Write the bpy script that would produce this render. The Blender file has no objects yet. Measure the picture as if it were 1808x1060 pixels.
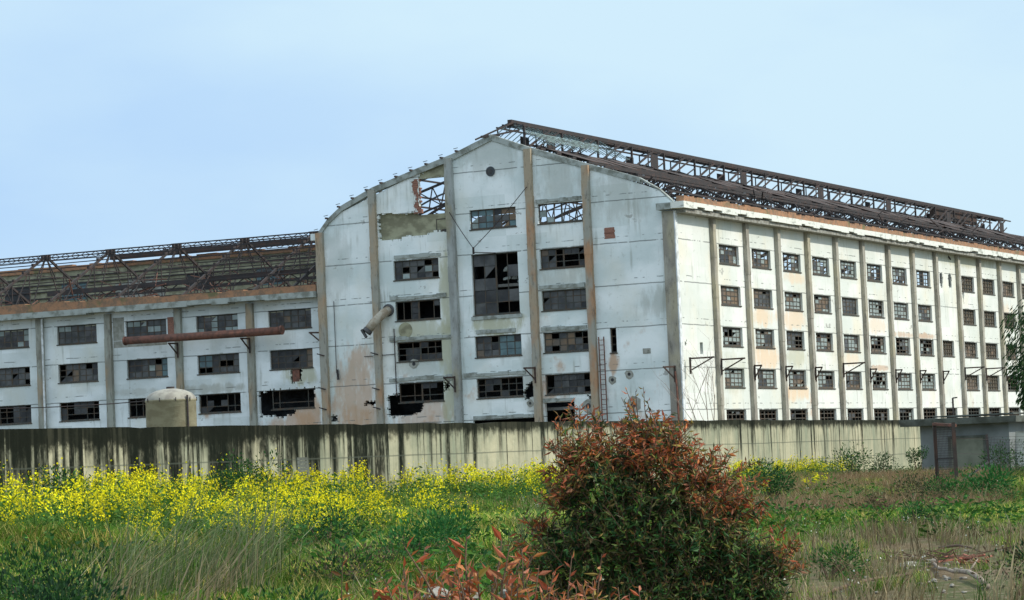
import bpy, bmesh, math, random
import numpy as np
from mathutils import Vector
R = math.radians
random.seed(7); rng = np.random.default_rng(11)
S = bpy.context.scene
col = S.collection

# ---------------------------------------------------------------- camera (heights are measured from the eye, ground is about -1.6)
PITCH, ROLL = 0.0574803, -0.0433594
cam = bpy.data.objects.new('camera', bpy.data.cameras.new('camera')); col.objects.link(cam); S.camera = cam
cam.data.sensor_width = 36; cam.data.lens = 36*4975.85/1808
cam.data.clip_start = 0.5; cam.data.clip_end = 6000
cw = Vector((0, math.cos(PITCH), math.sin(PITCH))); cr = Vector((1, 0, 0)); cu = cr.cross(cw)
c_, s_ = math.cos(ROLL), math.sin(ROLL)
rr = c_*cr+s_*cu; uu = -s_*cr+c_*cu
from mathutils import Matrix
cam.matrix_world = Matrix(((rr.x, uu.x, -cw.x, 0), (rr.y, uu.y, -cw.y, 0), (rr.z, uu.z, -cw.z, 0), (0, 0, 0, 1)))

# ---------------------------------------------------------------- world, sun, exposure
SUN_EL, SUN_AZ = 40, 103          # azimuth clockwise from +Y
w = bpy.data.worlds.new("World"); S.world = w; w.use_nodes = True
nt = w.node_tree; nt.nodes.clear()
def nn(nt, t, **k):
    n = nt.nodes.new(t)
    for a, b in k.items(): setattr(n, a, b)
    return n
out = nn(nt, 'ShaderNodeOutputWorld'); bg = nn(nt, 'ShaderNodeBackground')
sky = nn(nt, 'ShaderNodeTexSky', sky_type='NISHITA'); sky.sun_disc = False
sky.sun_elevation = R(SUN_EL); sky.sun_rotation = R(SUN_AZ); sky.air_density = 1.0; sky.dust_density = 0.6; sky.ozone_density = 1.0
tc = nn(nt, 'ShaderNodeTexCoord'); ad = nn(nt, 'ShaderNodeVectorMath', operation='ADD'); ad.inputs[1].default_value = (0, 0, .17)
nm = nn(nt, 'ShaderNodeVectorMath', operation='NORMALIZE')
nt.links.new(tc.outputs['Generated'], ad.inputs[0]); nt.links.new(ad.outputs[0], nm.inputs[0]); nt.links.new(nm.outputs[0], sky.inputs[0])
cn = nn(nt, 'ShaderNodeTexNoise'); cn.inputs['Scale'].default_value = 5; cn.inputs['Detail'].default_value = 8
cm = nn(nt, 'ShaderNodeMapping'); cm.inputs['Scale'].default_value = (1, 1, 2.5); cm.inputs['Location'].default_value = (.3, 0, 0)
nt.links.new(tc.outputs['Generated'], cm.inputs[0]); nt.links.new(cm.outputs[0], cn.inputs['Vector'])
cr_ = nn(nt, 'ShaderNodeMapRange'); cr_.inputs[1].default_value = .36; cr_.inputs[2].default_value = .66
nt.links.new(cn.outputs['Fac'], cr_.inputs[0])
sx = nn(nt, 'ShaderNodeSeparateXYZ'); nt.links.new(tc.outputs['Generated'], sx.inputs[0])
side = nn(nt, 'ShaderNodeMapRange'); side.inputs[1].default_value = -.22; side.inputs[2].default_value = .12; side.inputs[3].default_value = -.35; side.inputs[4].default_value = .45
nt.links.new(sx.outputs[0], side.inputs[0])
hi = nn(nt, 'ShaderNodeMapRange'); hi.inputs[1].default_value = 0; hi.inputs[2].default_value = .16; hi.inputs[3].default_value = -.1; hi.inputs[4].default_value = .4
nt.links.new(sx.outputs[2], hi.inputs[0])
sm = nn(nt, 'ShaderNodeMath', operation='MULTIPLY_ADD', use_clamp=True); sm.inputs[1].default_value = .65
s2_ = nn(nt, 'ShaderNodeMath', operation='ADD'); nt.links.new(side.outputs[0], s2_.inputs[0]); nt.links.new(hi.outputs[0], s2_.inputs[1])
nt.links.new(cr_.outputs[0], sm.inputs[0]); nt.links.new(s2_.outputs[0], sm.inputs[2])
hz = nn(nt, 'ShaderNodeMix', data_type='RGBA'); hz.inputs[6].default_value = (2.55, 3.75, 5.3, 1); hz.inputs[7].default_value = (3.5, 4.65, 5.4, 1)      # thin veil of haze and high cloud over the low sky
nt.links.new(sm.outputs[0], hz.inputs[0])
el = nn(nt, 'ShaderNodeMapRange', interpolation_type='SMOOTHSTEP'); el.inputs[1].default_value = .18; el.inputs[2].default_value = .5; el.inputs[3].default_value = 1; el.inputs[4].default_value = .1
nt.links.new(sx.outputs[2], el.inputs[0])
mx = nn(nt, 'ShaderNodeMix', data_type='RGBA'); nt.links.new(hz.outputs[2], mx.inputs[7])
up = nn(nt, 'ShaderNodeMix', data_type='RGBA'); up.inputs[0].default_value = .8; up.inputs[7].default_value = (6.9, 8.0, 9.0, 1)      # upper sky, out of view, brightened to fill the shaded gable
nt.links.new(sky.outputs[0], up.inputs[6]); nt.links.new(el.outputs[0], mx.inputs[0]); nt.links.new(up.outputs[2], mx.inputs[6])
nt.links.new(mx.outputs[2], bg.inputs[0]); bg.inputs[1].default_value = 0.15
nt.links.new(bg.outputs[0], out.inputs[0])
sd = bpy.data.lights.new('sun', 'SUN'); sd.energy = 2.8; sd.angle = R(1.2); sd.color = (1, .95, .85)
sun = bpy.data.objects.new('sun', sd); col.objects.link(sun)
ts = Vector((math.sin(R(SUN_AZ))*math.cos(R(SUN_EL)), math.cos(R(SUN_AZ))*math.cos(R(SUN_EL)), math.sin(R(SUN_EL))))
sun.rotation_euler = ts.to_track_quat('Z', 'Y').to_euler()
S.view_settings.view_transform = 'Standard'; S.view_settings.look = 'None'; S.view_settings.gamma = 1; S.view_settings.exposure = 0.28
S.render.engine = 'CYCLES'; S.cycles.max_bounces = 6; S.cycles.transparent_max_bounces = 4

# ---------------------------------------------------------------- helpers
class MB:
    def __init__(s): s.v = []; s.f = []; s.m = []
    def face(s, pts, m=0):
        n = len(s.v); s.v += [tuple(p) for p in pts]; s.f.append(tuple(range(n, n+len(pts)))); s.m.append(m)
    def hexa(s, p, m=0):
        n = len(s.v); s.v += [tuple(q) for q in p]
        for f in ((0, 3, 2, 1), (4, 5, 6, 7), (0, 1, 5, 4), (1, 2, 6, 5), (2, 3, 7, 6), (3, 0, 4, 7)):
            s.f.append(tuple(n+i for i in f)); s.m.append(m)
    def box(s, x0, x1, y0, y1, z0, z1, m=0):
        s.hexa([(x0, y0, z0), (x1, y0, z0), (x1, y1, z0), (x0, y1, z0), (x0, y0, z1), (x1, y0, z1), (x1, y1, z1), (x0, y1, z1)], m)
    def bar(s, p, q, a, b=None, m=0):
        b = b or a; p = Vector(p); q = Vector(q); d = q-p
        if d.length < 1e-5: return
        d.normalize(); up = Vector((0, 0, 1)) if abs(d.z) < .9 else Vector((0, 1, 0))
        x = d.cross(up).normalized(); y = x.cross(d)
        x *= a/2; y *= b/2
        s.hexa([p-x-y, p+x-y, p+x+y, p-x+y, q-x-y, q+x-y, q+x+y, q-x+y], m)
    def tube(s, pts, rad, n=8, m=0, cap=True):
        pts = [Vector(p) for p in pts]
        if not isinstance(rad, (list, tuple)): rad = [rad]*len(pts)
        base = len(s.v); prev = None
        for i, p in enumerate(pts):
            d = (pts[min(i+1, len(pts)-1)]-pts[max(i-1, 0)]).normalized()
            up = Vector((0, 0, 1)) if abs(d.z) < .9 else Vector((0, 1, 0))
            x = d.cross(up).normalized() if prev is None else (prev-d*prev.dot(d)).normalized()
            prev = x; y = d.cross(x)
            for k in range(n):
                a = 2*math.pi*k/n; s.v.append(tuple(p+(x*math.cos(a)+y*math.sin(a))*rad[i]))
        for i in range(len(pts)-1):
            for k in range(n):
                a = base+i*n+k; b = base+i*n+(k+1) % n
                s.f.append((a, b, b+n, a+n)); s.m.append(m)
        if cap:
            s.f.append(tuple(base+k for k in range(n))[::-1]); s.m.append(m)
            s.f.append(tuple(base+(len(pts)-1)*n+k for k in range(n))); s.m.append(m)
    def lathe(s, prof, c, n=24, m=0):
        base = len(s.v)
        for r, z in prof:
            for k in range(n):
                a = 2*math.pi*k/n; s.v.append((c[0]+r*math.cos(a), c[1]+r*math.sin(a), z))
        for i in range(len(prof)-1):
            for k in range(n):
                a = base+i*n+k; b = base+i*n+(k+1) % n
                s.f.append((a, b, b+n, a+n)); s.m.append(m)
    def build(s, name, mats, parent=None, smooth=False):
        me = bpy.data.meshes.new(name); me.from_pydata(s.v, [], s.f)
        if not isinstance(mats, (list, tuple)): mats = [mats]
        for x in mats: me.materials.append(x)
        me.polygons.foreach_set('material_index', s.m)
        if smooth: me.polygons.foreach_set('use_smooth', [True]*len(s.f))
        me.update()
        return link(name, me, parent)
def link(name, me, parent=None):
    o = bpy.data.objects.new(name, me); col.objects.link(o)
    if parent: o.parent = parent
    return o
def tag(o, label=None, cat=None, group=None, kind=None):
    if label: o['label'] = label
    if cat: o['category'] = cat
    if group: o['group'] = group
    if kind: o['kind'] = kind
    return o
def empty(name, loc, rz=0):
    o = bpy.data.objects.new(name, None); col.objects.link(o); o.location = loc; o.rotation_euler = (0, 0, rz); o.empty_display_size = .3
    return o
def px(x, y, d):
    """point seen at photo pixel x,y at depth d (used once, to find real positions)"""
    v = rr*(x-904)-uu*(y-530)+cw*4975.85
    return v*(d/v.y)

# ---------------------------------------------------------------- materials
class Mat:
    def __init__(s, name, rough=.9, spec=.3):
        s.m = bpy.data.materials.new(name); s.m.use_nodes = True; s.nt = s.m.node_tree
        s.b = s.nt.nodes['Principled BSDF']; s.b.inputs['Roughness'].default_value = rough; s.b.inputs['Specular IOR Level'].default_value = spec
        s.tc = nn(s.nt, 'ShaderNodeTexCoord')
        s.obj = s.tc.outputs['Object']
    def n(s, t, **k): return nn(s.nt, t, **k)
    def l(s, a, b): s.nt.links.new(a, b)
    def mapv(s, scale=(1, 1, 1), loc=(0, 0, 0)):
        n = s.n('ShaderNodeMapping'); n.inputs['Scale'].default_value = scale; n.inputs['Location'].default_value = loc; s.l(s.obj, n.inputs[0]); return n.outputs[0]
    def noise(s, scale=1, sc=(1, 1, 1), detail=4, loc=(0, 0, 0), rough=.55):
        n = s.n('ShaderNodeTexNoise'); n.inputs['Scale'].default_value = scale; n.inputs['Detail'].default_value = detail; n.inputs['Roughness'].default_value = rough
        s.l(s.mapv(sc, loc), n.inputs['Vector']); return n.outputs['Fac']
    def ramp(s, x, a, b, lo=0, hi=1):
        n = s.n('ShaderNodeMapRange', interpolation_type='SMOOTHSTEP')
        for i, v in ((1, a), (2, b), (3, lo), (4, hi)): n.inputs[i].default_value = v
        s.l(x, n.inputs[0]); return n.outputs[0]
    def math(s, op, a, b=None, c=None):
        n = s.n('ShaderNodeMath', operation=op)
        for i, v in enumerate((a, b, c)):
            if v is None: continue
            if isinstance(v, (int, float)): n.inputs[i].default_value = v
            else: s.l(v, n.inputs[i])
        return n.outputs[0]
    def mix(s, f, a, b, mode='MIX'):
        n = s.n('ShaderNodeMix', data_type='RGBA', blend_type=mode)
        for i, v in ((0, f), (6, a), (7, b)):
            if isinstance(v, (int, float)): n.inputs[i].default_value = v
            elif isinstance(v, tuple): n.inputs[i].default_value = (*v, 1)
            else: s.l(v, n.inputs[i])
        return n.outputs[2]
    def xyz(s):
        n = s.n('ShaderNodeSeparateXYZ'); s.l(s.obj, n.inputs[0]); return n.outputs
    def out(s, c, bump=None, strength=.3, dist=.05):
        if isinstance(c, tuple): s.b.inputs['Base Color'].default_value = (*c, 1)
        else: s.l(c, s.b.inputs['Base Color'])
        if bump is not None:
            n = s.n('ShaderNodeBump'); n.inputs['Strength'].default_value = strength; n.inputs['Distance'].default_value = dist
            s.l(bump, n.inputs['Height']); s.l(n.outputs[0], s.b.inputs['Normal'])
        return s.m

def two_tone(name, a, b, scale=2, sc=(1, 1, 1), lo=.4, hi=.62, rough=.9, bump=.3, detail=6, spec=.3):
    m = Mat(name, rough, spec); f = m.noise(scale, sc, detail)
    return m.out(m.mix(m.ramp(f, lo, hi), a, b), m.noise(scale*4, sc, 4), bump)

def plaster(name, base, base2, warm, rust_lo, zj=18.15-(-1.2), stains=(), run=.55):
    m = Mat(name, .9, .2)
    x, y, z = m.xyz()
    c = m.mix(m.ramp(m.noise(.16, (1, 1, 1.6), 5), .4, .62), base, base2)
    # repainted rectangular patches, one tone per wall panel
    wn = m.n('ShaderNodeTexWhiteNoise', noise_dimensions='3D'); sn = m.n('ShaderNodeVectorMath', operation='SNAP'); sn.inputs[1].default_value = (3.9, 3.9, 3.6)
    m.l(m.mapv((1, 1, 1), (.3, .3, .8)), sn.inputs[0]); m.l(sn.outputs[0], wn.inputs['Vector'])
    c = m.mix(m.ramp(wn.outputs['Value'], .45, 1, 0, .45), c, tuple(v*k for v, k in zip(base2, (.9, .92, .9))))
    # warm wash
    c = m.mix(m.ramp(m.noise(.22, (1, 1, .7), 5, (9, 3, 4)), .46, .74, 0, .55), c, warm)
    # grey green run-off streaks
    st = m.ramp(m.noise(2.6, (1, 1, .09), 5, (2, 1, 0)), .53, .72)
    st = m.math('MULTIPLY', st, m.ramp(m.noise(.35, (1, 1, 1), 3, (5, 5, 5)), .42, .66))
    c = m.mix(m.math('MULTIPLY', st, run), c, (.27, .28, .22))
    # bare render showing in patches
    bp = m.ramp(m.noise(.55, (1, 1, 1.5), 7, (1, 7, 3), .65), .655, .68)
    c = m.mix(m.math('MULTIPLY', bp, .75), c, (.33, .33, .30))
    # rust wash, growing towards the foot
    rl = m.noise(.30, (1, 1, .8), 6, (31, 8, 2), .6)
    rz = m.ramp(z, 16, 1.5, 0, .13)
    rf = m.ramp(m.math('ADD', rl, rz), rust_lo, rust_lo+.12)
    c = m.mix(m.math('MULTIPLY', rf, .7), c, (.50, .30, .17))
    # stains with a place of their own: (axis, s, z, radius s, radius z, colour, strength)
    for ax, s0, z0, rs, rz_, cc, st_ in stains:
        p = m.math('DIVIDE', m.math('SUBTRACT', (x, y)[ax], s0), rs); q = m.math('DIVIDE', m.math('SUBTRACT', z, z0-GZ), rz_)
        d_ = m.math('ADD', m.math('MULTIPLY', p, p), m.math('MULTIPLY', q, q))
        d_ = m.math('ADD', d_, m.math('MULTIPLY', m.math('SUBTRACT', m.noise(1.1, (1, 1, .35), 6, (s0, z0, 1), .65), .5), 4.2))
        c = m.mix(m.ramp(d_, 1.35, .2, 0, st_), c, cc)
    # moss / dirt speckle
    c = m.mix(m.ramp(m.noise(1.7, (1, 1, 1), 8, (3, 3, 9), .7), .57, .72, 0, .38), c, (.34, .36, .29))
    # storey joints, broken in places
    wob = m.math('MULTIPLY', m.noise(.8, (1, 1, 1), 3), .12)
    zz = m.math('ADD', m.math('SUBTRACT', z, zj), wob)
    for off, wd, thr in ((.10, .022, .34), (.62, .018, .50)):
        a = m.math('SUBTRACT', zz, off); a = m.math('DIVIDE', a, 3.6); a = m.math('SUBTRACT', m.math('FRACT', m.math('ADD', a, 20.5)), .5)
        a = m.ramp(m.math('ABSOLUTE', a), wd*.35, wd*.8, 1, 0)
        a = m.math('MULTIPLY', a, m.ramp(m.noise(1.1, (1, 1, .2), 4, (off*50, 0, 0)), thr, thr+.1))
        c = m.mix(m.math('MULTIPLY', a, .78), c, (.14, .15, .14))
    return m.out(c, m.noise(5, (1, 1, 1), 5), .25, .04)

M = {}
GZ = -1.2
RU, OL, GY, PE = (.50, .31, .18), (.42, .41, .26), (.42, .43, .38), (.74, .56, .38)
M['gable'] = plaster('painted_plaster_shade_tint', (.84, .88, .86), (.62, .69, .67), (.70, .68, .57), .68, run=.5, stains=(  # cool tone of the shaded face is put into its base colours
    (0, -31.6, 6.5, 2.2, 4.5, RU, .7), (0, -31.0, 3.5, 3, 2, RU, .6), (0, -24.6, 4.4, 3.0, 1.5, RU, .6), (0, -22.0, 10, .9, 9.5, OL, .75), (0, -17.2, 11.9, 2.6, 1.1, OL, .8), (0, -25, 11.9, 3, 1.2, OL, .6), (0, -25, 8.6, 3, 1, GY, .5),
    (0, -6.2, 8.2, .5, 1.1, RU, .85), (0, -10.5, 15.6, 2.4, 1.2, GY, .5), (0, -14.2, 7, .9, 3.5, GY, .6), (0, -1.9, 13, 1.9, 1.5, GY, .55), (0, -5, 22, 3.4, 2.2, GY, .5), (0, -10.8, 24, 2.2, 2.6, GY, .5), (0, -17, 26.5, 2.8, 2, GY, .45), (0, -33, 18.5, 1.5, 4, GY, .35)))
M['wing_wall'] = plaster('painted_plaster_wing', (.80, .85, .85), (.58, .63, .62), (.62, .61, .50), .72, run=.6, stains=(
    (0, -1.9, 5.2, 1.6, 2.2, RU, .8), (0, -3.6, 4.0, 3, 1.3, RU, .7), (0, -2.6, 8.7, 1.8, 1.0, OL, .7), (0, -12, 7.9, 3.5, .5, GY, .8), (0, -20, 8.0, 2.5, .35, GY, .5), (0, -30, 3.4, 2.0, 1.2, GY, .5), (0, -15, 3, 2, 1.5, OL, .6)))
M['side'] = plaster('painted_plaster_sun_tint', (.76, .77, .72), (.66, .69, .63), (.76, .68, .50), .735, run=.6, stains=(  # warm tone of the sunlit face is put into its base colours
    (1, 19.3, 12.1, 3.2, .9, PE, .75), (1, 19.3, 8.6, 3.3, 1.2, PE, .8), (1, 27, 15.9, 3.3, .6, PE, .6), (1, 27, 12, 3.3, 1.0, PE, .7), (1, 27, 8.6, 3.4, 1.0, OL, .5), (1, 27, 5.2, 3.2, .8, PE, .8), (1, 23.9, 5, .8, 3, RU, .6),
    (1, 42, 8.5, 3, .7, PE, .5), (1, 50, 12, 3, .8, PE, .5), (1, 65, 11.3, 3, .35, RU, .7), (1, 58, 11.3, 3, .35, RU, .6), (1, 50, 7.8, 3, .3, RU, .6), (1, 80, 20, 12, .9, OL, .6), (1, 95, 14, 4, 1.6, PE, .5), (1, 11.5, 7, 3, 2, OL, .3)))
def pil(name, a, b, c3):
    m = Mat(name, .95, .2)
    c = m.mix(m.ramp(m.noise(.9, (1, 1, .35), 6), .42, .6), a, b)
    c = m.mix(m.ramp(m.noise(.5, (1, 1, .4), 5, (7, 2, 1)), .5, .66, 0, .8), c, c3)
    c = m.mix(m.ramp(m.noise(3.2, (1, 1, .25), 6, (1, 2, 8), .7), .52, .7, 0, .7), c, (.10, .095, .08))
    return m.out(c, m.noise(6, (1, 1, 1), 5), .5, .05)
M['pil_gable'] = pil('tan_concrete', (.38, .31, .22), (.33, .32, .27), (.42, .22, .11))
M['pil_grey'] = pil('grey_concrete', (.36, .38, .36), (.27, .28, .26), (.30, .27, .18))
M['pil_side'] = pil('stained_concrete', (.38, .36, .30), (.27, .25, .21), (.40, .36, .25))
M['pil_wing'] = pil('wing_concrete', (.33, .34, .29), (.24, .23, .19), (.36, .27, .17))
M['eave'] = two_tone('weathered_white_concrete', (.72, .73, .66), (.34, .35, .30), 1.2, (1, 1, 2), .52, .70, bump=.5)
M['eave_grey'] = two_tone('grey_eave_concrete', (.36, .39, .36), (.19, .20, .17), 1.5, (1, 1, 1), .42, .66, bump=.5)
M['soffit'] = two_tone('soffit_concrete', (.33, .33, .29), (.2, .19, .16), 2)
m = Mat('orange_brick_edge', .95)
c = m.mix(m.ramp(m.noise(1.6, (1, 1, 1), 8, rough=.7), .4, .62), (.34, .18, .10), (.20, .13, .085))
c = m.mix(m.ramp(m.noise(.7, (1, 1, 1), 5, (4, 4, 4)), .55, .7, 0, .8), c, (.12, .13, .06)); M['rust_band'] = m.out(c, m.noise(8), .6)
M['steel'] = two_tone('rusty_dark_steel', (.042, .037, .036), (.072, .047, .04), 1.4, (1, 1, 1), .45, .7, .8)
M['steel_blue'] = two_tone('grey_dark_steel', (.055, .065, .07), (.06, .042, .035), 1.4, (1, 1, 1), .5, .7, .7)
M['steel_pale'] = two_tone('pale_green_glazing_bar', (.24, .32, .31), (.12, .14, .13), 1.4, (1, 1, 1), .45, .65, .6)
M['sheet'] = two_tone('rusted_sheeting', (.075, .045, .034), (.045, .037, .032), 1.0, (1, 1, 1), .4, .6, .8)
M['rust'] = two_tone('red_rust_steel', (.19, .085, .06), (.11, .06, .045), 2.5, (1, 1, 1), .4, .62, .85)
M['frame'] = two_tone('window_steel', (.055, .058, .05), (.085, .06, .04), 2, rough=.7)
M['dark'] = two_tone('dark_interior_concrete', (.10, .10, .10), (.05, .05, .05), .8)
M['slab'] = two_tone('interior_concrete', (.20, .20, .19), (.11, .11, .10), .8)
M['olive'] = two_tone('olive_render', (.34, .33, .22), (.21, .20, .13), .9, (1, 1, 1.6), .4, .6)
M['brick'] = two_tone('red_brick', (.34, .16, .11), (.22, .12, .09), 5, (1, 1, 3), .4, .6)
M['patch'] = two_tone('bare_cement', (.34, .34, .30), (.24, .24, .20), 2)
M['white'] = two_tone('white_pipe_and_lit_edge', (.72, .75, .75), (.5, .52, .5), 2)
M['duct'] = two_tone('tan_duct', (.42, .38, .30), (.30, .24, .17), 2, (1, 1, 1), .4, .6, .7)
def glass(name, a, b, rough=.25, spec=.5):
    m = Mat(name, max(rough, .35), spec*.5); return m.out(m.mix(m.ramp(m.noise(.9, (1, 1, 1), 4), .35, .65), a, b), m.noise(3), .15)
M['g_grey'] = glass('dusty_glass_grey', (.105, .105, .10), (.055, .056, .056))
M['g_light'] = glass('dusty_glass_pale', (.33, .38, .36), (.22, .26, .24))
M['g_dark'] = glass('dark_glass_and_hole_shade', (.03, .03, .03), (.055, .054, .052), .2)
M['g_teal'] = glass('teal_glass', (.12, .19, .20), (.09, .13, .14))
M['g_brown'] = glass('rust_stained_glass', (.20, .14, .09), (.13, .11, .09), .5, .3)
M['mesh_brown'] = two_tone('brown_mesh_infill', (.12, .10, .07), (.085, .075, .055), 3, (1, 1, 1), .4, .6)
PANES = [M['g_grey'], M['g_light'], M['g_dark'], M['g_teal'], M['g_brown']]

# boundary wall concrete with black run-off
m = Mat('streaked_wall_concrete', 1.0, .02)
x, y, z = m.xyz()
c = m.mix(m.ramp(m.noise(.35, (1, 1, 1), 6), .4, .62), (.47, .44, .30), (.33, .33, .23))
c = m.mix(m.ramp(m.noise(2.2, (1, 1, .12), 5, (4, 1, 1)), .45, .7, 0, .65), c, (.22, .25, .18))
c = m.mix(m.ramp(m.noise(1.3, (1, 1, .8), 8, (4, 9, 1), .75), .50, .68, 0, .5), c, (.19, .20, .14))
heavy = m.ramp(y, 63, 90, .95, .12)
for sc_, th, wl, lo_, sd_ in ((1.1, .60, .35, 1.2, 3), (2.9, .60, .8, .9, 17), (6.5, .62, 1.6, .7, 29)):
    cn_ = m.noise(sc_, (.35, 1, .025), 3, (sd_, 8, 0), .45)                # which runs exist
    ln_ = m.noise(wl, (.35, 1, .0), 3, (sd_+40, 3, 0), .6)                 # how far down each one reaches
    reach = m.math('MULTIPLY_ADD', m.ramp(ln_, .35, .68), 3.2, m.math('SUBTRACT', z, 1.5))
    reach = m.math('ADD', reach, m.math('MULTIPLY', heavy, 1.6))
    on = m.ramp(m.math('MULTIPLY_ADD', heavy, .14, cn_), th-.035, th+.045)
    grain = m.ramp(m.noise(9, (1, 1, .35), 5, (sd_, 1, 1), .7), .25, .6, .45, 1)
    k_ = m.math('MULTIPLY', m.math('MULTIPLY', on, m.ramp(reach, 0, lo_)), grain)
    c = m.mix(m.math('MULTIPLY', k_, .96), c, (.012, .015, .011))
lip = m.ramp(m.math('ADD', z, m.math('MULTIPLY', m.noise(2.2, (1, 1, 1), 7, rough=.7), m.math('MULTIPLY_ADD', heavy, .5, .7))), 1.2, 1.5)
c = m.mix(m.math('MULTIPLY', lip, .93), c, (.013, .015, .011))
for zj in (.30, -.45):
    j = m.ramp(m.math('ABSOLUTE', m.math('SUBTRACT', z, m.math('ADD', zj, m.math('MULTIPLY', m.noise(.3), .06)))), .008, .03, 1, 0)
    c = m.mix(m.math('MULTIPLY', j, .6), c, (.08, .09, .07))
M['wall'] = m.out(c, m.noise(4, (1, 1, 1), 6), .5, .05)

m = Mat('soil', 1.0, .1)
c = m.mix(m.ramp(m.noise(.5, detail=8), .4, .62), (.125, .092, .052), (.07, .08, .03))
c = m.mix(m.ramp(m.noise(7, detail=6, loc=(3, 3, 3)), .5, .68), c, (.19, .15, .10))
M['soil'] = m.out(c, m.noise(6, detail=8), .8, .08)
def leafmat(name, trans=.35, rough=.55, spec=.35):
    m = Mat(name, rough, spec)
    at = m.n('ShaderNodeAttribute', attribute_name='col'); m.l(at.outputs['Color'], m.b.inputs['Base Color'])
    tr = m.n('ShaderNodeBsdfTranslucent'); m.l(at.outputs['Color'], tr.inputs[0]); mxs = m.n('ShaderNodeMixShader'); mxs.inputs[0].default_value = trans
    m.l(m.b.outputs[0], mxs.inputs[1]); m.l(tr.outputs[0], mxs.inputs[2]); m.l(mxs.outputs[0], m.nt.nodes['Material Output'].inputs[0]); return m.m
M['leaf'] = leafmat('leaf', .3, .7, .12); M['grass'] = leafmat('grass_blade', .3, .95, .03)
M['gloss_leaf'] = leafmat('waxy_leaf', .2, .5, .25)
M['bark'] = two_tone('bark', (.16, .10, .06), (.09, .06, .04), 8)
M['deadwood'] = two_tone('dead_wood', (.32, .26, .20), (.20, .155, .12), 6)
M['stone'] = two_tone('rubble_stone', (.28, .26, .22), (.18, .16, .13), 5)
M['tank'] = two_tone('tank_paint', (.36, .33, .22), (.28, .25, .16), 1.5, (1, 1, 2))
M['tank_top'] = two_tone('tank_dome', (.33, .31, .25), (.24, .22, .18), 2.5, rough=.6)
M['hut'] = two_tone('hut_render_grey', (.22, .24, .235), (.16, .175, .17), .8)
M['hut_roof'] = two_tone('hut_roof_dirty', (.13, .14, .12), (.07, .075, .06), 1.5)
M['hut_panel'] = two_tone('hut_shutter', (.20, .21, .16), (.15, .16, .12), 1.5)

# ---------------------------------------------------------------- ground
WT = [(-.1835, 63.8), (-.071, 76.6), (.0093, 90.2), (.0775, 108.7), (.1378, 140.6)]
def wall_d(t): return np.interp(t, [a for a, b in WT], [b for a, b in WT])
def ground(x, y):
    x = np.asarray(x, float); y = np.asarray(y, float)
    t = x/np.maximum(y, 1); dw = wall_d(t)
    A = np.interp(t, [-.2, -.14, -.1, .02, .12], [1.05, .85, .66, .5, .22])
    k = np.clip((y-38)/(dw-38), 0, 1); k = k*k*(3-2*k)
    z = -1.6+A*k+.05*np.sin(x*.9+y*.33)*np.cos(y*.41)+.03*np.sin(x*2.3-y*1.1)
    far = np.clip((y-dw)/30, 0, 1)
    return z*(1-far)+(-1.25)*far
xs = np.unique(np.concatenate([np.linspace(-1500, -40, 12), np.linspace(-40, 60, 130), np.linspace(60, 1800, 14)]))
ys = np.unique(np.concatenate([np.linspace(-40, 3, 8), np.linspace(3, 160, 200), np.linspace(160, 420, 30), np.linspace(420, 4500, 10)]))
XX, YY = np.meshgrid(xs, ys); ZZ = ground(XX, np.maximum(YY, 1)); ZZ = np.where(YY < 5, -1.6, ZZ)
gm = MB(); gm.v = [tuple(p) for p in np.stack([XX.ravel(), YY.ravel(), ZZ.ravel()], 1)]
nx = len(xs)
for j in range(len(ys)-1):
    for i in range(nx-1):
        a = j*nx+i; gm.f.append((a, a+1, a+1+nx, a+nx)); gm.m.append(0)
tag(gm.build('ground', M['soil'], smooth=True), kind='structure')

# ---------------------------------------------------------------- factory hall, local axes: x along the gable (0 = near corner, negative to the left), y along the long side
AZ = .461126; CX, CY = 13.98959, 236.054
GZ = -1.2
hall = empty('factory_hall', (CX, CY, 0), -AZ)
# the Empty stands at eye height 0 of the survey; shift it to the foot of the building
hall.location.z = GZ
class HB(MB):
    def build(s, name, mats, parent=None, smooth=False):
        s.v = [(a, b, c-GZ) for a, b, c in s.v]
        return MB.build(s, name, mats, parent, smooth)
# the materials above use survey heights, so shift their z lookup: done once by moving the mapping

tag(hall, 'huge derelict white factory hall with curved gable, rows of broken windows and bare steel roof', 'building')
LH = 155
PROF = [(-34.6, 21.2), (-33.6, 22.3), (-32.1, 23.4), (-28.9, 24.75), (-24.5, 26.0), (-20.8, 27.0), (-16.9, 28.4), (-13.3, 27.0), (-8, 25.15), (-3.04, 23.5), (-1.27, 22.4), (0, 21.2)]

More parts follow.
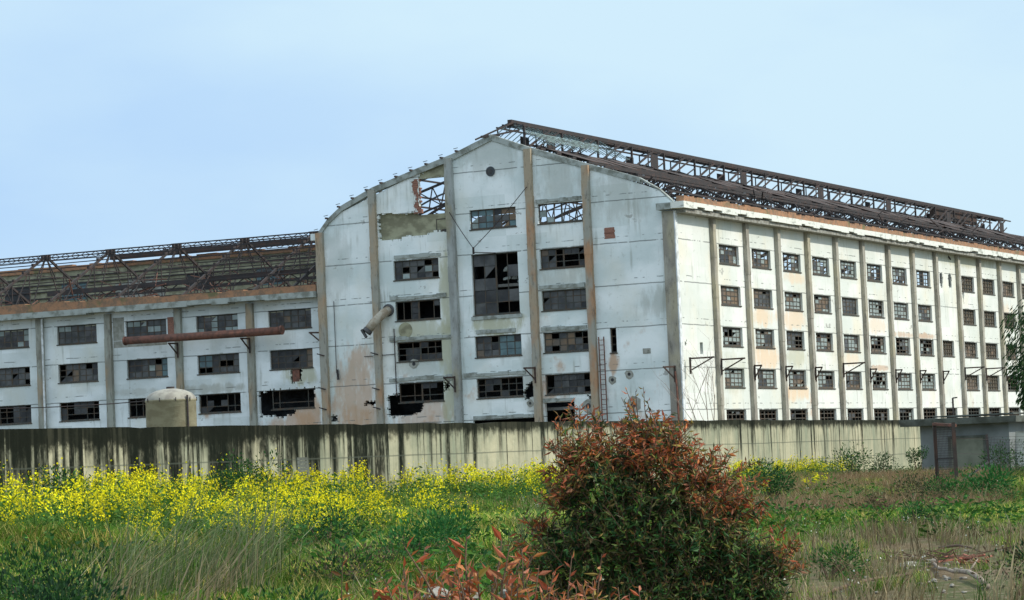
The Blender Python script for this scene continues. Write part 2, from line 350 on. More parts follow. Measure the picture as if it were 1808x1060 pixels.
def holed_wall(outline_s, outline_z, holes, place, jag=(), clip=None, extra=()):
    """sheet of wall cells between cuts; cells inside a hole are left out; jag = polygons of broken-out masonry"""
    ss = set(outline_s); zs = set(outline_z)
    for a, b, c, d in holes: ss |= {a, b}; zs |= {c, d}
    for x in extra: ss.add(x)
    polys = []
    for poly in jag:
        xs_ = [p[0] for p in poly]; zs_ = [p[1] for p in poly]; polys.append(poly)
        for q in np.arange(min(xs_)-.1, max(xs_)+.2, .17): ss.add(round(float(q), 3))
        for q in np.arange(min(zs_)-.1, max(zs_)+.2, .17): zs.add(round(float(q), 3))
    def clean(v, lo, hi):
        v = sorted(q for q in v if lo <= q <= hi); o = [v[0]]
        for q in v[1:]:
            if q-o[-1] > .012: o.append(q)
        return o
    ss = clean(ss, *outline_s); zs = clean(zs, *outline_z)
    def inside(p, poly):
        r = False; n = len(poly); x, z = p
        for i in range(n):
            x1, z1 = poly[i]; x2, z2 = poly[(i+1) % n]
            if (z1 > z) != (z2 > z) and x < (x2-x1)*(z-z1)/(z2-z1)+x1: r = not r
        return r
    bm = bmesh.new(); vs = {}
    def V(i, j):
        if (i, j) not in vs: vs[i, j] = bm.verts.new((ss[i], 0, zs[j]))
        return vs[i, j]
    for i in range(len(ss)-1):
        for j in range(len(zs)-1):
            cx, cz = (ss[i]+ss[i+1])/2, (zs[j]+zs[j+1])/2
            if any(a < cx < b and c < cz < d for a, b, c, d in holes): continue
            if any(inside((cx+random.uniform(-.1, .1), cz+random.uniform(-.1, .1)), p) for p in polys): continue
            bm.faces.new((V(i, j), V(i+1, j), V(i+1, j+1), V(i, j+1)))
    if clip:
        for (x0, z0), (x1, z1) in zip(clip[:-1], clip[1:]):
            n = Vector((-(z1-z0), 0, x1-x0)).normalized()
            bmesh.ops.bisect_plane(bm, geom=bm.verts[:]+bm.edges[:]+bm.faces[:], plane_co=(x0, 0, z0), plane_no=n, clear_outer=True)
    for v in bm.verts: v.co = Vector(place(v.co.x, v.co.z))
    return bm
def wall_obj(name, bm, mat, parent, thick, zoff):
    for v in bm.verts: v.co.z -= zoff
    bm.normal_update()
    me = bpy.data.meshes.new(name); bm.to_mesh(me); bm.free(); me.materials.append(mat)
    o = link(name, me, parent); md = o.modifiers.new('thickness', 'SOLIDIFY'); md.thickness = thick; md.offset = -1; md.use_even_offset = False
    return o

ROWT = [18.15, 14.55, 10.95, 7.35, 3.75]                             # window heads
COLS = {'A': (-27.15, -22.65), 'B': (-19.4, -14.9), 'C': (-12.78, -8.44)}
WH = 1.7
gw = []                                                              # (x0,x1,z0,z1,style)
for r in (0, 1, 2, 3): gw.append((*COLS['A'], ROWT[r]-WH, ROWT[r], 'black' if r else 'grey'))
gw.append((*COLS['B'], 20.35, 22.05, 'green')); gw.append((*COLS['B'], 12.86, 18.15, 'big'))
gw.append((*COLS['B'], ROWT[2]-1.75, ROWT[2]+.08, 'teal')); gw.append((*COLS['B'], ROWT[3]-WH, ROWT[3], 'black'))
gw.append((*COLS['C'], 20.35, 22.05, 'open'))
gw.append((*COLS['C'], ROWT[0]-WH, ROWT[0], 'grey2')); gw.append((*COLS['C'], ROWT[1]-WH, ROWT[1], 'brown'))
gw.append((*COLS['C'], ROWT[2]-WH, ROWT[2], 'black2')); gw.append((*COLS['C'], ROWT[3]-WH, ROWT[3], 'black'))
gw.append((-6.5, -5.9, 8.9, 11.0, 'slot'))
gh = [g[:4] for g in gw]
gh += [(-12.9, -10.1, GZ, 4.95), (-24.3, -21.4, 22.1, 25.25)]
gh += [(-19.9, -13.9, 3.2, 3.75)]
jag = [[(-28.5, 20.1), (-26.3, 20.0), (-25.9, 20.25), (-24.1, 20.15), (-22.9, 20.5), (-21.4, 20.3), (-21.3, 22.2), (-24.5, 22.4), (-26.2, 22.3), (-28.5, 22.5)],
       [(-28.3, 6.3), (-27.2, 6.5), (-26.8, 5.9), (-22.8, 5.9), (-24.6, 5.6), (-24.9, 4.8), (-26.0, 4.4), (-28.3, 4.5)],
       [(-24.4, 25.25), (-25.0, 25.1), (-24.9, 24.2), (-24.6, 23.5), (-24.9, 22.9), (-24.3, 22.1)],
       [(-14.9, 5.9), (-14.5, 6.6), (-14.0, 6.9), (-13.8, 5.6), (-14.7, 5.3)],
       [(-30.6, 5.6), (-30.5, 5.95), (-29.5, 5.9), (-29.5, 5.6)], [(-34.2, 4.3), (-34.1, 4.9), (-33.5, 4.85), (-33.4, 4.3)],
       [(-25.8, 9.1), (-25.7, 9.5), (-25.2, 9.5), (-25.3, 9.1)], [(-22.6, 6.5), (-22.6, 7.2), (-22.0, 7.3), (-22.1, 6.6)],
       [(-8.8, 4.9), (-8.8, 5.5), (-8.3, 5.5), (-8.2, 5.0)], [(-5.0, 6.9), (-5.0, 7.2), (-4.7, 7.2), (-4.7, 6.9)], [(-6.5, 6.5), (-6.5, 6.75), (-6.25, 6.75), (-6.25, 6.5)],
       [(-24.4, 25.2), (-21.4, 25.2), (-21.4, 26.55), (-22.9, 26.1), (-24.2, 25.65)],
       [(-24.5, 22.0), (-23.4, 21.9), (-23.4, 22.6), (-24.4, 22.7)]]
bm = holed_wall((-34.6, 0), (GZ-.6, 29), gh, lambda s, z: (s, 0, z), jag, PROF, [p[0] for p in PROF])
wall_obj('gable_wall', bm, M['gable'], hall, .35, GZ)

# infill behind the broken openings
b = HB(); b.box(-28.8, -24.7, .36, .48, 19.5, 22.8); b.box(-24.7, -21.3, .36, .48, 19.5, 22.05); b.build('recessed_panel', M['olive'], hall)
b = HB()
b.hexa([(-24.6, .1, 25.2), (-21.2, .1, 25.2), (-21.2, .34, 25.2), (-24.6, .34, 25.2), (-24.6, .1, 25.75), (-21.2, .1, 26.75), (-21.2, .34, 26.75), (-24.6, .34, 25.75)])
b.build('recessed_panel', M['olive'], hall)
b = HB()
for i in range(16):
    z = 22.2+i*.19; b.box(-24.9-random.uniform(0, .15), -24.32+random.uniform(-.1, .22), .02, .33, z, z+.17)
b.build('broken_brick_edge', M['brick'], hall)

def coping(prof, y0, y1, lo, hi, name, mat, parent):
    b = HB()
    for (x0, z0), (x1, z1) in zip(prof[:-1], prof[1:]):
        j = random.uniform(-.03, .03)
        b.hexa([(x0, y0, z0-lo+j), (x1, y0, z1-lo+j), (x1, y1, z1-lo), (x0, y1, z0-lo), (x0, y0, z0+hi), (x1, y0, z1+hi), (x1, y1, z1+hi), (x0, y1, z0+hi)])
    return b.build(name, mat, parent)
coping(PROF[:7], -.16, .45, .42, .10, 'gable_coping', M['eave_grey'], hall)
coping(PROF[6:10], -.10, .42, .42, .06, 'gable_coping', M['eave_grey'], hall)
coping(PROF[9:], -.05, .40, .12, .04, 'gable_coping', M['eave_grey'], hall)

def prof_z(x): return float(np.interp(x, [p[0] for p in PROF], [p[1] for p in PROF]))
for x, wd, mt in ((-34.45, .75, 'pil_gable'), (-28.93, .68, 'pil_gable'), (-21.15, .78, 'pil_grey'), (-13.42, .72, 'pil_gable'), (-8.03, .70, 'pil_gable')):
    zt = prof_z(x)-.15
    b = HB(); zz = np.linspace(GZ-.5, zt, 22)
    for z0, z1 in zip(zz[:-1], zz[1:]):
        e = random.uniform(0, .05)
        b.box(x-wd/2+e, x+wd/2-random.uniform(0, .05), -.42+e*.4, -.003, z0, z1)
    b.build('pilaster', [M[mt]], hall)
b = HB(); b.box(-1.05, .02, -.36, -.003, GZ-.5, 20.5); b.build('corner_pilaster', M['pil_side'], hall)
b = HB(); b.box(.025, .13, -.36, .12, GZ-.5, 20.5); b.build('corner_lit_edge', M['white'], hall)  # white strip standing in for the sunlit edge of the corner

# windows -----------------------------------------------------------------
def window(parent, place, x0, x1, z0, z1, nc, nr, probs, fr=.09, bar=.05, dead=None, cut=0, infill=None, zoff=GZ, mull=1, framemat='frame'):
    """place(s, depth, z) -> local point. One frame mesh with its glazing bars, and one mesh of the panes that are left."""
    f = MB()
    def bx(a, b_, c, d, y0=.10, y1=.18, m=0, mb=f):
        if y0 > 0: y0 += .11; y1 += .11
        P = [place(a, y0, c), place(b_, y0, c), place(b_, y1, c), place(a, y1, c), place(a, y0, d), place(b_, y0, d), place(b_, y1, d), place(a, y1, d)]
        mb.hexa([(p[0], p[1], p[2]-zoff) for p in P], m)
    bx(x0, x0+fr, z0, z1); bx(x1-fr, x1, z0, z1); bx(x0+fr, x1-fr, z0, z0+fr); bx(x0+fr, x1-fr, z1-fr, z1)
    bx(x0-.06, x1+.06, z0-.10, z0-.004, -.07, .12)                                         # sill
    for i in range(1, nc):
        x = x0+(x1-x0)*i/nc
        if random.random() < cut: continue
        wd = bar*(2.2 if mull and i == nc//2 else 1)
        bx(x-wd/2, x+wd/2, z0+fr, z1-fr, .115, .165)
    for j in range(1, nr):
        z = z0+(z1-z0)*j/nr
        if random.random() < cut: continue
        bx(x0+fr, x1-fr, z-bar/2, z+bar/2, .12, .16)
    o = f.build('window', M[framemat], parent)
    p = MB(); st8 = {}
    for i in range(nc):
        for j in range(nr):
            pr = probs(i/nc, j/nr) if callable(probs) else probs
            k = random.choices(range(6), pr)[0]; u_ = random.random()
            if not callable(probs):
                if u_ < .42 and (i, j-1) in st8: k = st8[i, j-1]
                elif u_ < .62 and (i-1, j) in st8: k = st8[i-1, j]
            st8[i, j] = k
            if k == 5: continue
            a, b_ = x0+(x1-x0)*i/nc+.02, x0+(x1-x0)*(i+1)/nc-.02; c, d = z0+(z1-z0)*j/nr+.02, z0+(z1-z0)*(j+1)/nr-.02
            t = random.uniform(-.02, .02); t2 = random.uniform(-.02, .02)
            q = [place(a, .250+t, c), place(b_, .250-t, c), place(b_, .250+t2, d), place(a, .250-t2, d)]
            if random.random() < .05: q = q[:3] if random.random() < .5 else [q[0], q[2], q[3]]
            p.face([(u[0], u[1], u[2]-zoff) for u in q], k)
    if p.f: p.build('pane', PANES, o)
    if infill:
        q = MB(); bx(x0+fr, x1-fr, z0+fr, z1-fr, .19, .22, 0, q); q.build('mesh_infill', M[infill], o)
    return o
# probabilities: grey, light, dark, teal, brown, missing
def split(a, b_, at=.5): return lambda u, v: a if u < at else b_
ST = {'grey': split((5, .4, 2, 0, 0, 1), (3, .2, 4, 0, 0, 3), .6), 'black': (.7, 0, 3, 0, 0, 7), 'green': split((4, 1, 1, 3, 1, .4), (1, 1, .5, 2, 4, .3), .65), 'teal': split((4, .3, 1, .5, 2, .3), (1, 0, 1, 6, 0, .2)),
      'open': (0, 1.6, .6, .6, .2, 5), 'grey2': (3, .3, 3, 0, .3, 2), 'brown': (2.5, .8, 1, 0, 3, 1), 'black2': (2, 0, 3, 0, .6, 3), 'slot': (1, 0, 4, 0, 0, 1), 'big': lambda u, v: (9, 0, .4, 0, 0, .3) if u < .5 and v > .33 else ((1, 0, 3, 0, 0, 3) if v < .4 else (.6, .2, .6, 0, 0, 9))}
gplace = lambda s, y, z: (s, y, z)
for x0, x1, z0, z1, st in gw:
    nc, nr = (6, 3) if st not in ('slot', 'big') else ((1, 3) if st == 'slot' else (4, 5))
    window(hall, gplace, x0, x1, z0, z1, nc, nr, ST[st], cut=.3 if st in ('black', 'big', 'black2') else .1, fr=.1, bar=.07)
window(hall, lambda s, y, z: (s, y+.14, z), -22.9, -21.5, 20.55, 21.6, 3, 2, (3, 0, 1, 1, 0, 1))
b = HB(); b.box(-19.6, -14.7, -.1, .3, 12.45, 12.76); b.build('sill', M['eave_grey'], hall)
for x0, x1, z in ((-27.6, -21.7, 14.75), (-27.8, -21.6, 11.15), (-28.0, -21.7, 7.6), (-27, -22.4, 18.35), (-19.2, -15.4, 11.3), (-20.6, -14.6, 7.6), (-19.8, -14, 3.85), (-12.9, -8.6, 11.15), (-12.9, -8.6, 14.75), (-12.9, -8.6, 22.2), (-13, -10, 5.05)):
    x = x0; b = HB()
    while x < x1-.3:
        l = random.uniform(.5, 1.4); b.box(x, min(x+l, x1), -.10-random.uniform(0, .04), -.004, z-random.uniform(0, .08), z+.2+random.uniform(0, .12)); x += l
    b.build('lintel_course', M['eave_grey'], hall)

# dark rooms behind the openings: storey slabs, cross walls, back walls
b = HB()
for z in (4.3, 8.0, 11.6, 15.2):
    b.box(-34.2, -.4, .4, LH-1, z, z+.25)
b.build('floor_slab', M['slab'], hall)
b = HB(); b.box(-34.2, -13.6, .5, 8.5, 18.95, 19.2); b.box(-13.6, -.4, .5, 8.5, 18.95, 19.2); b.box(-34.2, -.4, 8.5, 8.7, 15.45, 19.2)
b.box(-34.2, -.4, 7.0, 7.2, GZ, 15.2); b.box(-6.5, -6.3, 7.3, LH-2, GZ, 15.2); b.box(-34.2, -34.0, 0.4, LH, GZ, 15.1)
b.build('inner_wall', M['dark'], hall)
# inside columns seen through the openings
for i in range(19):
    v = 7.7*(i+1)
    for x in (-11.5, -23): b = HB(); b.box(x-.2, x+.2, v-.2, v+.2, 15.45, 21.5); b.build('inner_column', M['slab'], hall)

# long side ---------------------------------------------------------------
NB = 16
sh = []; sw = []
for k in range(1, NB):
    s0 = 7.7*k+1.65
    for r, zt in enumerate(ROWT):
        if k == 9:
            if r in (0, 1, 3): continue
            a, b_ = s0, s0+3.9
        else: a, b_ = s0, s0+4.6
        sw.append((k, r, a, b_, zt-1.65, zt)); sh.append((a, b_, zt-1.65, zt))
sh.append((4.1, 4.75, 8.5, 9.5))
ov = []
for c0 in (71.6, 74.6):
    ov.append([(c0+.6*math.cos(t), 17.45+.8*math.sin(t)) for t in np.linspace(0, 2*math.pi, 16, endpoint=False)])
sj = ov+[[(7.7*10+1.7, 16.5), (7.7*10+2.5, 16.5), (7.7*10+2.2, 15.2), (7.7*10+1.9, 15.2)], [(.9, 9.1), (1.2, 9.1), (1.2, 9.5), (.9, 9.5)]]
bm = holed_wall((.1, LH), (GZ-.6, 20.7), sh, lambda s, z: (0, s, z), sj)
wall_obj('side_wall', bm, M['side'], hall, .35, GZ)
splace = lambda s, y, z: (-y, s, z)
for k, r, a, b_, z0, z1 in sw:
    if k >= 9:
        window(hall, splace, a, b_, z0, z1, 5, 4, (0, 0, 0, 0, 1, 3) if r < 4 else (0, 0, 1, 0, 0, 6), infill='mesh_brown' if r < 4 and random.random() < .93 else None, fr=.12, bar=.08)
        continue
    if r == 0: pr = (1.5, 4, .6, .4, .6, 1.2) if k not in (2, 3, 8) else (.3, .8, .4, 0, 1, 5)
    elif r == 1: pr = (1.5, 3, 1.5, .2, 2.4, 1) if k < 5 else (1.5, 4.5, 1, .2, .6, 1)
    elif r == 2: pr = random.choice([(1, 1, 2, 0, .3, 4), (1.5, 3, 1, 0, .5, 2)])
    elif r == 3: pr = (1.5, 5, 1.2, .2, .9, 1.8)
    else: pr = (.5, .5, 1, 0, 0, 5)
    window(hall, splace, a, b_, z0, z1, 5, 4, pr, fr=.16, bar=.09, cut=.03)
for k in range(1, 20):
    b = HB(); zz = np.linspace(GZ-.5, 20.35, 20)
    for z0, z1 in zip(zz[:-1], zz[1:]):
        e = random.uniform(0, .05); b.box(.003, .40-e, 7.7*k-.36+e, 7.7*k+.36-random.uniform(0, .05), z0, z1)
    b.build('pilaster', M['pil_side'], hall)
# eave slab with a crumbling lower edge, orange brick upstand
b = HB(); v = -.9
while v < LH:
    l = random.uniform(.7, 2.4); ch = random.choice([0, 0, .04, .1, .2])+random.uniform(0, .04)
    b.box(.003, 1.25-random.uniform(0, .04), v, v+l, 20.62+ch, 21.2); v += l
b.build('eave_slab', M['eave'], hall)
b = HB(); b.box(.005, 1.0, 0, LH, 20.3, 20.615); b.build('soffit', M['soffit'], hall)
b = HB(); b.box(-1.3, -.003, -.95, -.02, 20.6, 21.15); b.build('eave_return', M['eave_grey'], hall)
b = HB(); v = .3
while v < LH:
    l = random.uniform(.3, 1.6); b.box(.05, .75, v, v+l, 21.203, 21.82+random.uniform(-.16, .06)); v += l
b.build('brick_upstand', M['rust_band'], hall)
b = HB(); b.box(-34.95, -34.6, 0, LH, GZ-.5, 20.6); b.box(-35.5, -34.2, 0, LH, 20.61, 21.2); b.build('far_side_wall', M['gable'], hall)

# curved steel roof -------------------------------------------------------
def arch(off):
    pts = [Vector((x, z)) for x, z in PROF]; o = []
    for i, p in enumerate(pts):
        t = (pts[min(i+1, len(pts)-1)]-pts[max(i-1, 0)]).normalized(); n = Vector((t.y, -t.x)); o.append(p+n*off)
    return o
def resample(pts, n):
    L = [0]
    for a, b_ in zip(pts[:-1], pts[1:]): L.append(L[-1]+(b_-a).length)
    o = []
    for s in np.linspace(0, L[-1], n):
        o.append((float(np.interp(s, L, [p[0] for p in pts])), float(np.interp(s, L, [p[1] for p in pts]))))
    return o
upper = resample(arch(.05), 27); lower = resample(arch(1.9), 27)
upper[0] = (-34.4, 21.4); upper[-1] = (-.1, 21.6)
for i in range(39):
    v = 3.85*(i+1)
    b = HB(); t = .2 if i % 2 else .14
    for j in range(26):
        if i % 2 == 0 and (random.random() < .12 or j > 11): continue
        b.bar((upper[j][0], v, upper[j][1]), (upper[j+1][0], v, upper[j+1][1]), t, t)
        if i % 2:
            b.bar((lower[j][0], v, lower[j][1]), (lower[j+1][0], v, lower[j+1][1]), .16, .16)
            b.bar((upper[j][0], v, upper[j][1]), (lower[j+(1 if j % 2 else 0)][0], v, lower[j+(1 if j % 2 else 0)][1]), .09)
            b.bar((lower[j][0], v, lower[j][1]), (upper[j+1][0], v, upper[j+1][1]), .09)
    if i % 2:
        b.box(-.7, -.1, v-.15, v+.15, 19.5, 21.7); b.box(-34.5, -33.9, v-.15, v+.15, 19.5, 21.5)
    b.build('roof_rib', M['steel'] if i % 2 else M['steel_blue'], hall)
pl = resample([Vector(p) for p in arch(-.12)], 25)
for j, (x, z) in enumerate(pl):
    if j in (11, 12, 13, 14, 20, 22): continue
    left = x < -17
    b = HB(); v = -.45 if left else 1.2; vend = LH if (not left or j % 3 == 0) else random.uniform(3, 24)
    tz = .2 if (-13.5 < x < -2.5) else .15
    while v < LH-1:
        l = random.choice([7.7, 7.7, 15.4, 3.85]); 
        if v < vend: b.bar((x, v, z), (x, min(v+l, LH), z+random.uniform(-.05, .05)*(l < 5)), .16, tz)
        v += l
    if left:
        b.bar((x-.2, -.4, z+.2), (x+.22, -.4, z+.26), .045)
    # every purlin is a shallow lattice: lower cord and lacing
    if -14 < x < -1 and j % 2 == 0:
        v = 1.2
        while v < LH-2:
            b.bar((x, v, z), (x, v+1.9, z-.62), .07); b.bar((x, v+1.9, z-.62), (x, v+3.85, z), .07)
            b.bar((x, v, z-.62), (x, v+3.85, z-.62), .09); v += 3.85
    b.build('purlin', M['steel'], hall)
# torn remains of decking on the gentle slope
b = HB(); v = 2.0
while v < LH-4:
    for j in range(14, 22):
        if random.random() < (.0, .5, .75, .6, .35, .08, 0, 0)[j-14]:
            (x0, z0), (x1, z1) = pl[j], pl[j+1]; a = v+random.uniform(-.4, .4); c2 = v+3.6+random.uniform(-1.4, .4)
            dz = .09+random.uniform(0, .06)
            b.hexa([(x0, a, z0+dz), (x1, a, z1+dz), (x1, c2, z1+dz), (x0, c2, z0+dz), (x0, a, z0+dz+.05), (x1, a, z1+dz+.05), (x1, c2, z1+dz+.05), (x0, c2, z0+dz+.05)])
    v += 3.85
tag(b.build('roof_sheeting', M['sheet'], hall), kind='stuff')
# steep edge over the eave: bent bracing and hanging scrap
b = HB()
for i in range(330):
    v = random.uniform(1, LH-2); x = random.uniform(-4.5, -.3); z = prof_z(x)+random.uniform(-1.4, .25)
    a = random.uniform(0, 6.28); l = random.uniform(.7, 2.4); e = random.uniform(-.9, .9)
    b.bar((x, v, z), (max(-5, min(.3, x+l*math.cos(a)*.5)), v+l*math.sin(a), z+l*e*.6), random.uniform(.05, .13))
tag(b.build('bent_bracing', M['steel'], hall), kind='stuff')
# ridge lantern: two longitudinal lattice frames under one ridge
RT, RB = 29.85, 27.35
for sx in (-1, 1):
    b = HB(); X0 = -16.9+sx*1.3
    b.bar((X0, 3.6, RB), (X0, 146, RB), .16, .18); b.bar((X0, 3.6, RT-.35), (X0, 152, RT-.35), .12, .14)
    v = 3.8; i = 0
    while v < 145:
        b.bar((X0, v, RB), (X0, v, RT-.35), .17 if sx == 1 else .1)
        if sx == 1: b.bar((X0, v, RB), (X0, v+5.2, RT-.38), .16); b.bar((X0, v+1.6, RB), (X0, v+7.0, RT-.42), .13); b.bar((X0, v+3.85, RB), (X0, v+3.85, RT-.4), .09); b.bar((X0, v+4.4, RB), (X0, v+7.7, RT-1.3), .1)
        if i % 3 == 0: b.box(X0-.03, X0+.03, v+4.5, v+6.2, RB+.45, RT-.7)
        v += 7.7; i += 1
    b.build('lantern_frame', M['steel'], hall)
b = HB()
b.bar((-16.9, 3.6, RT), (-16.9, 152.5, RT), .4, .5)
for x_, z_ in ((-17.6, RT-.17), (-16.2, RT-.17)): b.bar((x_, 3.6, z_), (x_, 152, z_), .14, .14)
b.bar((-16.9, 140, RT-.1), (-16.9, 152.3, RT-.1), .4, .3)
b.build('ridge_beam', M['steel'], hall)
v = 3.8
while v < 146:
    b = HB()
    for sx in (-1, 1): b.bar((-16.9, v, RT), (-16.9+sx*1.3, v, RT-.4), .12)
    b.bar((-18.2, v, RT-.42), (-15.6, v, RT-.42), .10); b.build('lantern_rafter', M['steel_blue'], hall); v += 7.7
b = HB(); b.box(-17.2, -16.6, 122, 140, RB+1.0, RT-.3); b.build('lantern_screen', M['sheet'], hall)
b = HB(); v = 3.8
while v < 22:                                                        # glazing bars left standing at the gable end
    for sx in (1, -1):
        b.bar((-16.9, v, RT), (-16.9+sx*3.3, v+random.uniform(-.2, .2), 28.1-.45), .05, .07)
    v += .95
for k in range(7): 
    x_ = .4+k*.5
    b.bar((-16.9+x_, 3.8, RT-.2-x_*.5), (-16.9+x_, 21-k, RT-.2-x_*.5), .05, .07)
b.build('glazing_bars', M['steel_pale'], hall)
b = HB(); b.bar((-17.6, 1.4, 28.55), (-16.0, 3.6, 29.1), .16); b.bar((-18.6, .2, 28.2), (-16.6, 3.8, RT), .14); b.bar((-17.7, -.5, 28.3), (-16.4, .6, 28.45), .25, .2)
b.build('lantern_end', M['steel'], hall)

for i in range(9):                                                   # pale debris and struts inside the big opening and the mid window
    b = HB(); x_, z_ = random.uniform(-16.9, -15.2), random.choice([15.5, 15.9, 16.4, 16.6])+random.uniform(-.1, .1)
    b.hexa([(x_, .9, z_), (x_+random.uniform(.2, .5), .9, z_+.03), (x_+.45, 1.2, z_), (x_, 1.2, z_), (x_, .95, z_+.2), (x_+.35, .95, z_+random.uniform(.15, .4)), (x_+.4, 1.2, z_+.3), (x_, 1.2, z_+.25)]); b.build('rubble_piece', M['eave_grey'], hall)
for i in range(7):
    b = HB(); x_ = random.uniform(-12.4, -9); b.bar((x_, .7, 12.95), (x_+random.uniform(-.5, .5), .8, 13.3+random.uniform(.2, .9)), random.uniform(.08, .18)); b.build('bent_strut', M['eave_grey'] if i % 2 else M['brick'], hall)
# fittings on the gable ----------------------------------------------------
def disc(b, cx, cz, r, y0, y1, n=20, sx=1):
    pts = [(cx+sx*r*math.cos(2*math.pi*i/n), cz+r*math.sin(2*math.pi*i/n)) for i in range(n)]
    for i in range(n):
        (a, c), (d, e) = pts[i], pts[(i+1) % n]
        b.face([(a, y0, c), (d, y0, e), (d, y1, e), (a, y1, c)])
    b.face([(p, y0, q) for p, q in pts]); b.face([(p, y1, q) for p, q in pts][::-1])
b = HB(); disc(b, -17.15, 25.28, .43, -.08, -.003); r1 = b.build('rosette', M['steel_blue'], hall)
b = HB(); disc(b, -17.15, 25.28, .22, -.10, -.083); b.build('rosette_hub', M['dark'], r1)
b = HB(); disc(b, -26.2, 12.0, .68, -.05, -.003); b.build('blind_disc', M['olive'], hall)
b = HB(); b.tube([(-27.8, -.05, 13.85), (-28.0, -.7, 13.55), (-28.6, -1.3, 12.8), (-29.0, -1.6, 12.2)], .40, 14); b.build('duct', M['duct'], hall, True)
b = HB(); b.tube([(-27.8, -.16, 13.86), (-27.8, -.02, 13.86)], .55, 16); b.build('duct_collar', M['dark'], hall)
b = HB(); b.tube([(-29.02, -1.62, 12.17), (-29.17, -1.74, 11.95)], .43, 12)
b.build('duct_collar', M['dark'], hall)
b = HB(); b.bar((-29.6, -1.8, 12.2), (-29.1, -1.9, 11.5), .2); b.build('duct_flap', M['dark'], hall)
b = HB(); b.box(-6.52, -5.66, -.02, .1, 18.6, 19.55); 
for i in range(9): b.box(-6.52-random.uniform(0, .1), -5.66+random.uniform(0, .1), -.015-random.uniform(0, .01), .05, 18.6+i*.105, 18.6+i*.105+.09)
b.build('brick_patch', M['brick'], hall)
for cx, cz, r in ((-4.87, 7.0, .42), (-6.45, 6.6, .42), (-4.6, 4.4, .75), (-25.5, 9.0, .5), (-8.8, 4.5, .7), (-14.3, 5.0, .35)):
    b = HB(); n = 11; pts = [(cx+r*random.uniform(.75, 1.1)*math.cos(2*math.pi*i/n), cz+r*random.uniform(.75, 1.1)*math.sin(2*math.pi*i/n)) for i in range(n)]
    hole = r*.35
    for i in range(n):
        p, q = pts[i], pts[(i+1) % n]; a0, a1 = 2*math.pi*i/n, 2*math.pi*(i+1)/n
        b.face([(p[0], -.02, p[1]), (q[0], -.02, q[1]), (cx+hole*math.cos(a1), -.02, cz+hole*math.sin(a1)), (cx+hole*math.cos(a0), -.02, cz+hole*math.sin(a0))])
        b.face([(cx, -.021, cz), (cx+hole*math.cos(a0), -.021, cz+hole*math.sin(a0)), (cx+hole*math.cos(a1), -.021, cz+hole*math.sin(a1))], 1)  # flat dark face painted in as the shade inside the hole
        b.face([(p[0], -.02, p[1]), (p[0], 0.003, p[1]), (q[0], 0.003, q[1]), (q[0], -.02, q[1])])
    b.build('plaster_patch', [M['patch'], M['g_dark']], hall)
b = HB(); b.box(-3.5, -2.8, -.04, -.002, 8.66, 9.1); disc(b, -3.15, 8.9, .2, -.1, -.045); b.build('wall_niche', M['patch'], hall)
b = HB()
for x in (-7.42, -6.95): b.bar((x, -.3, GZ), (x, -.3, 10.3), .08)
z = GZ+.3
while z < 10.2: b.bar((-7.42, -.3, z), (-6.95, -.3, z), .05); z += .42
for z in (2, 5, 8): b.bar((-7.42, -.3, z), (-7.42, 0, z), .05); b.bar((-6.95, -.3, z), (-6.95, 0, z), .05)
b.build('wall_ladder', M['rust'], hall)
def sag(p, q, s, n=10): 
    p, q = Vector(p), Vector(q); return [p.lerp(q, t)-Vector((0, 0, s*4*t*(1-t))) for t in np.linspace(0, 1, n)]
b = HB()
b.tube(sag((-13.5, -.5, 23.6), (-18.7, -.9, 18.65), .15), .035, 5); b.tube(sag((-21.1, -.5, 22.0), (-18.7, -.9, 18.65), .1), .035, 5)
b.tube([(-18.7, -.9, 18.75), (-18.7, -.9, 18.15)], .1, 8); b.bar((-18.7, -.9, 18.3), (-16.9, -.2, 18.15), .07)
b.build('lamp_bracket', M['steel'], hall)
for P_, r_ in (([(-30.4, -.12, 9.9), (-27.3, -.12, 9.95)], .035), ([(-27.3, -.12, 12.2), (-27.3, -.12, 6.2)], .05), ([(-33.3, -.12, 15), (-33.3, -.12, 8.6)], .035), ([(-33.2, -.15, 8.9), (-33.1, -.2, 8.0)], .12)):
    b = HB(); b.tube(P_, r_, 6); b.build('wall_conduit', M['steel'], hall)
for x, z in ((-28.93, 10), (-28.93, 6.9), (-28.93, 5.2), (-34.4, 10.2), (-34.4, 7.2), (-34.4, 5.4)):
    b = HB(); b.bar((x-.6, -.5, z+.2), (x+.1, -.45, z), .09); b.build('cable_clamp', M['steel'], hall)
for c0 in (71.6, 74.6):
    b = HB(); n_ = 20; b.face([(-.22, c0+.66*math.cos(2*math.pi*i/n_), 17.45+.86*math.sin(2*math.pi*i/n_)) for i in range(n_)])  # dark disc and slats added so the oval opening looks dark inside
    for i in range(7): z = 16.8+i*.2; b.box(-.2, -.12, c0-.55, c0+.55, z, z+.07)
    b.build('oval_dark_fill', M['dark'], hall)
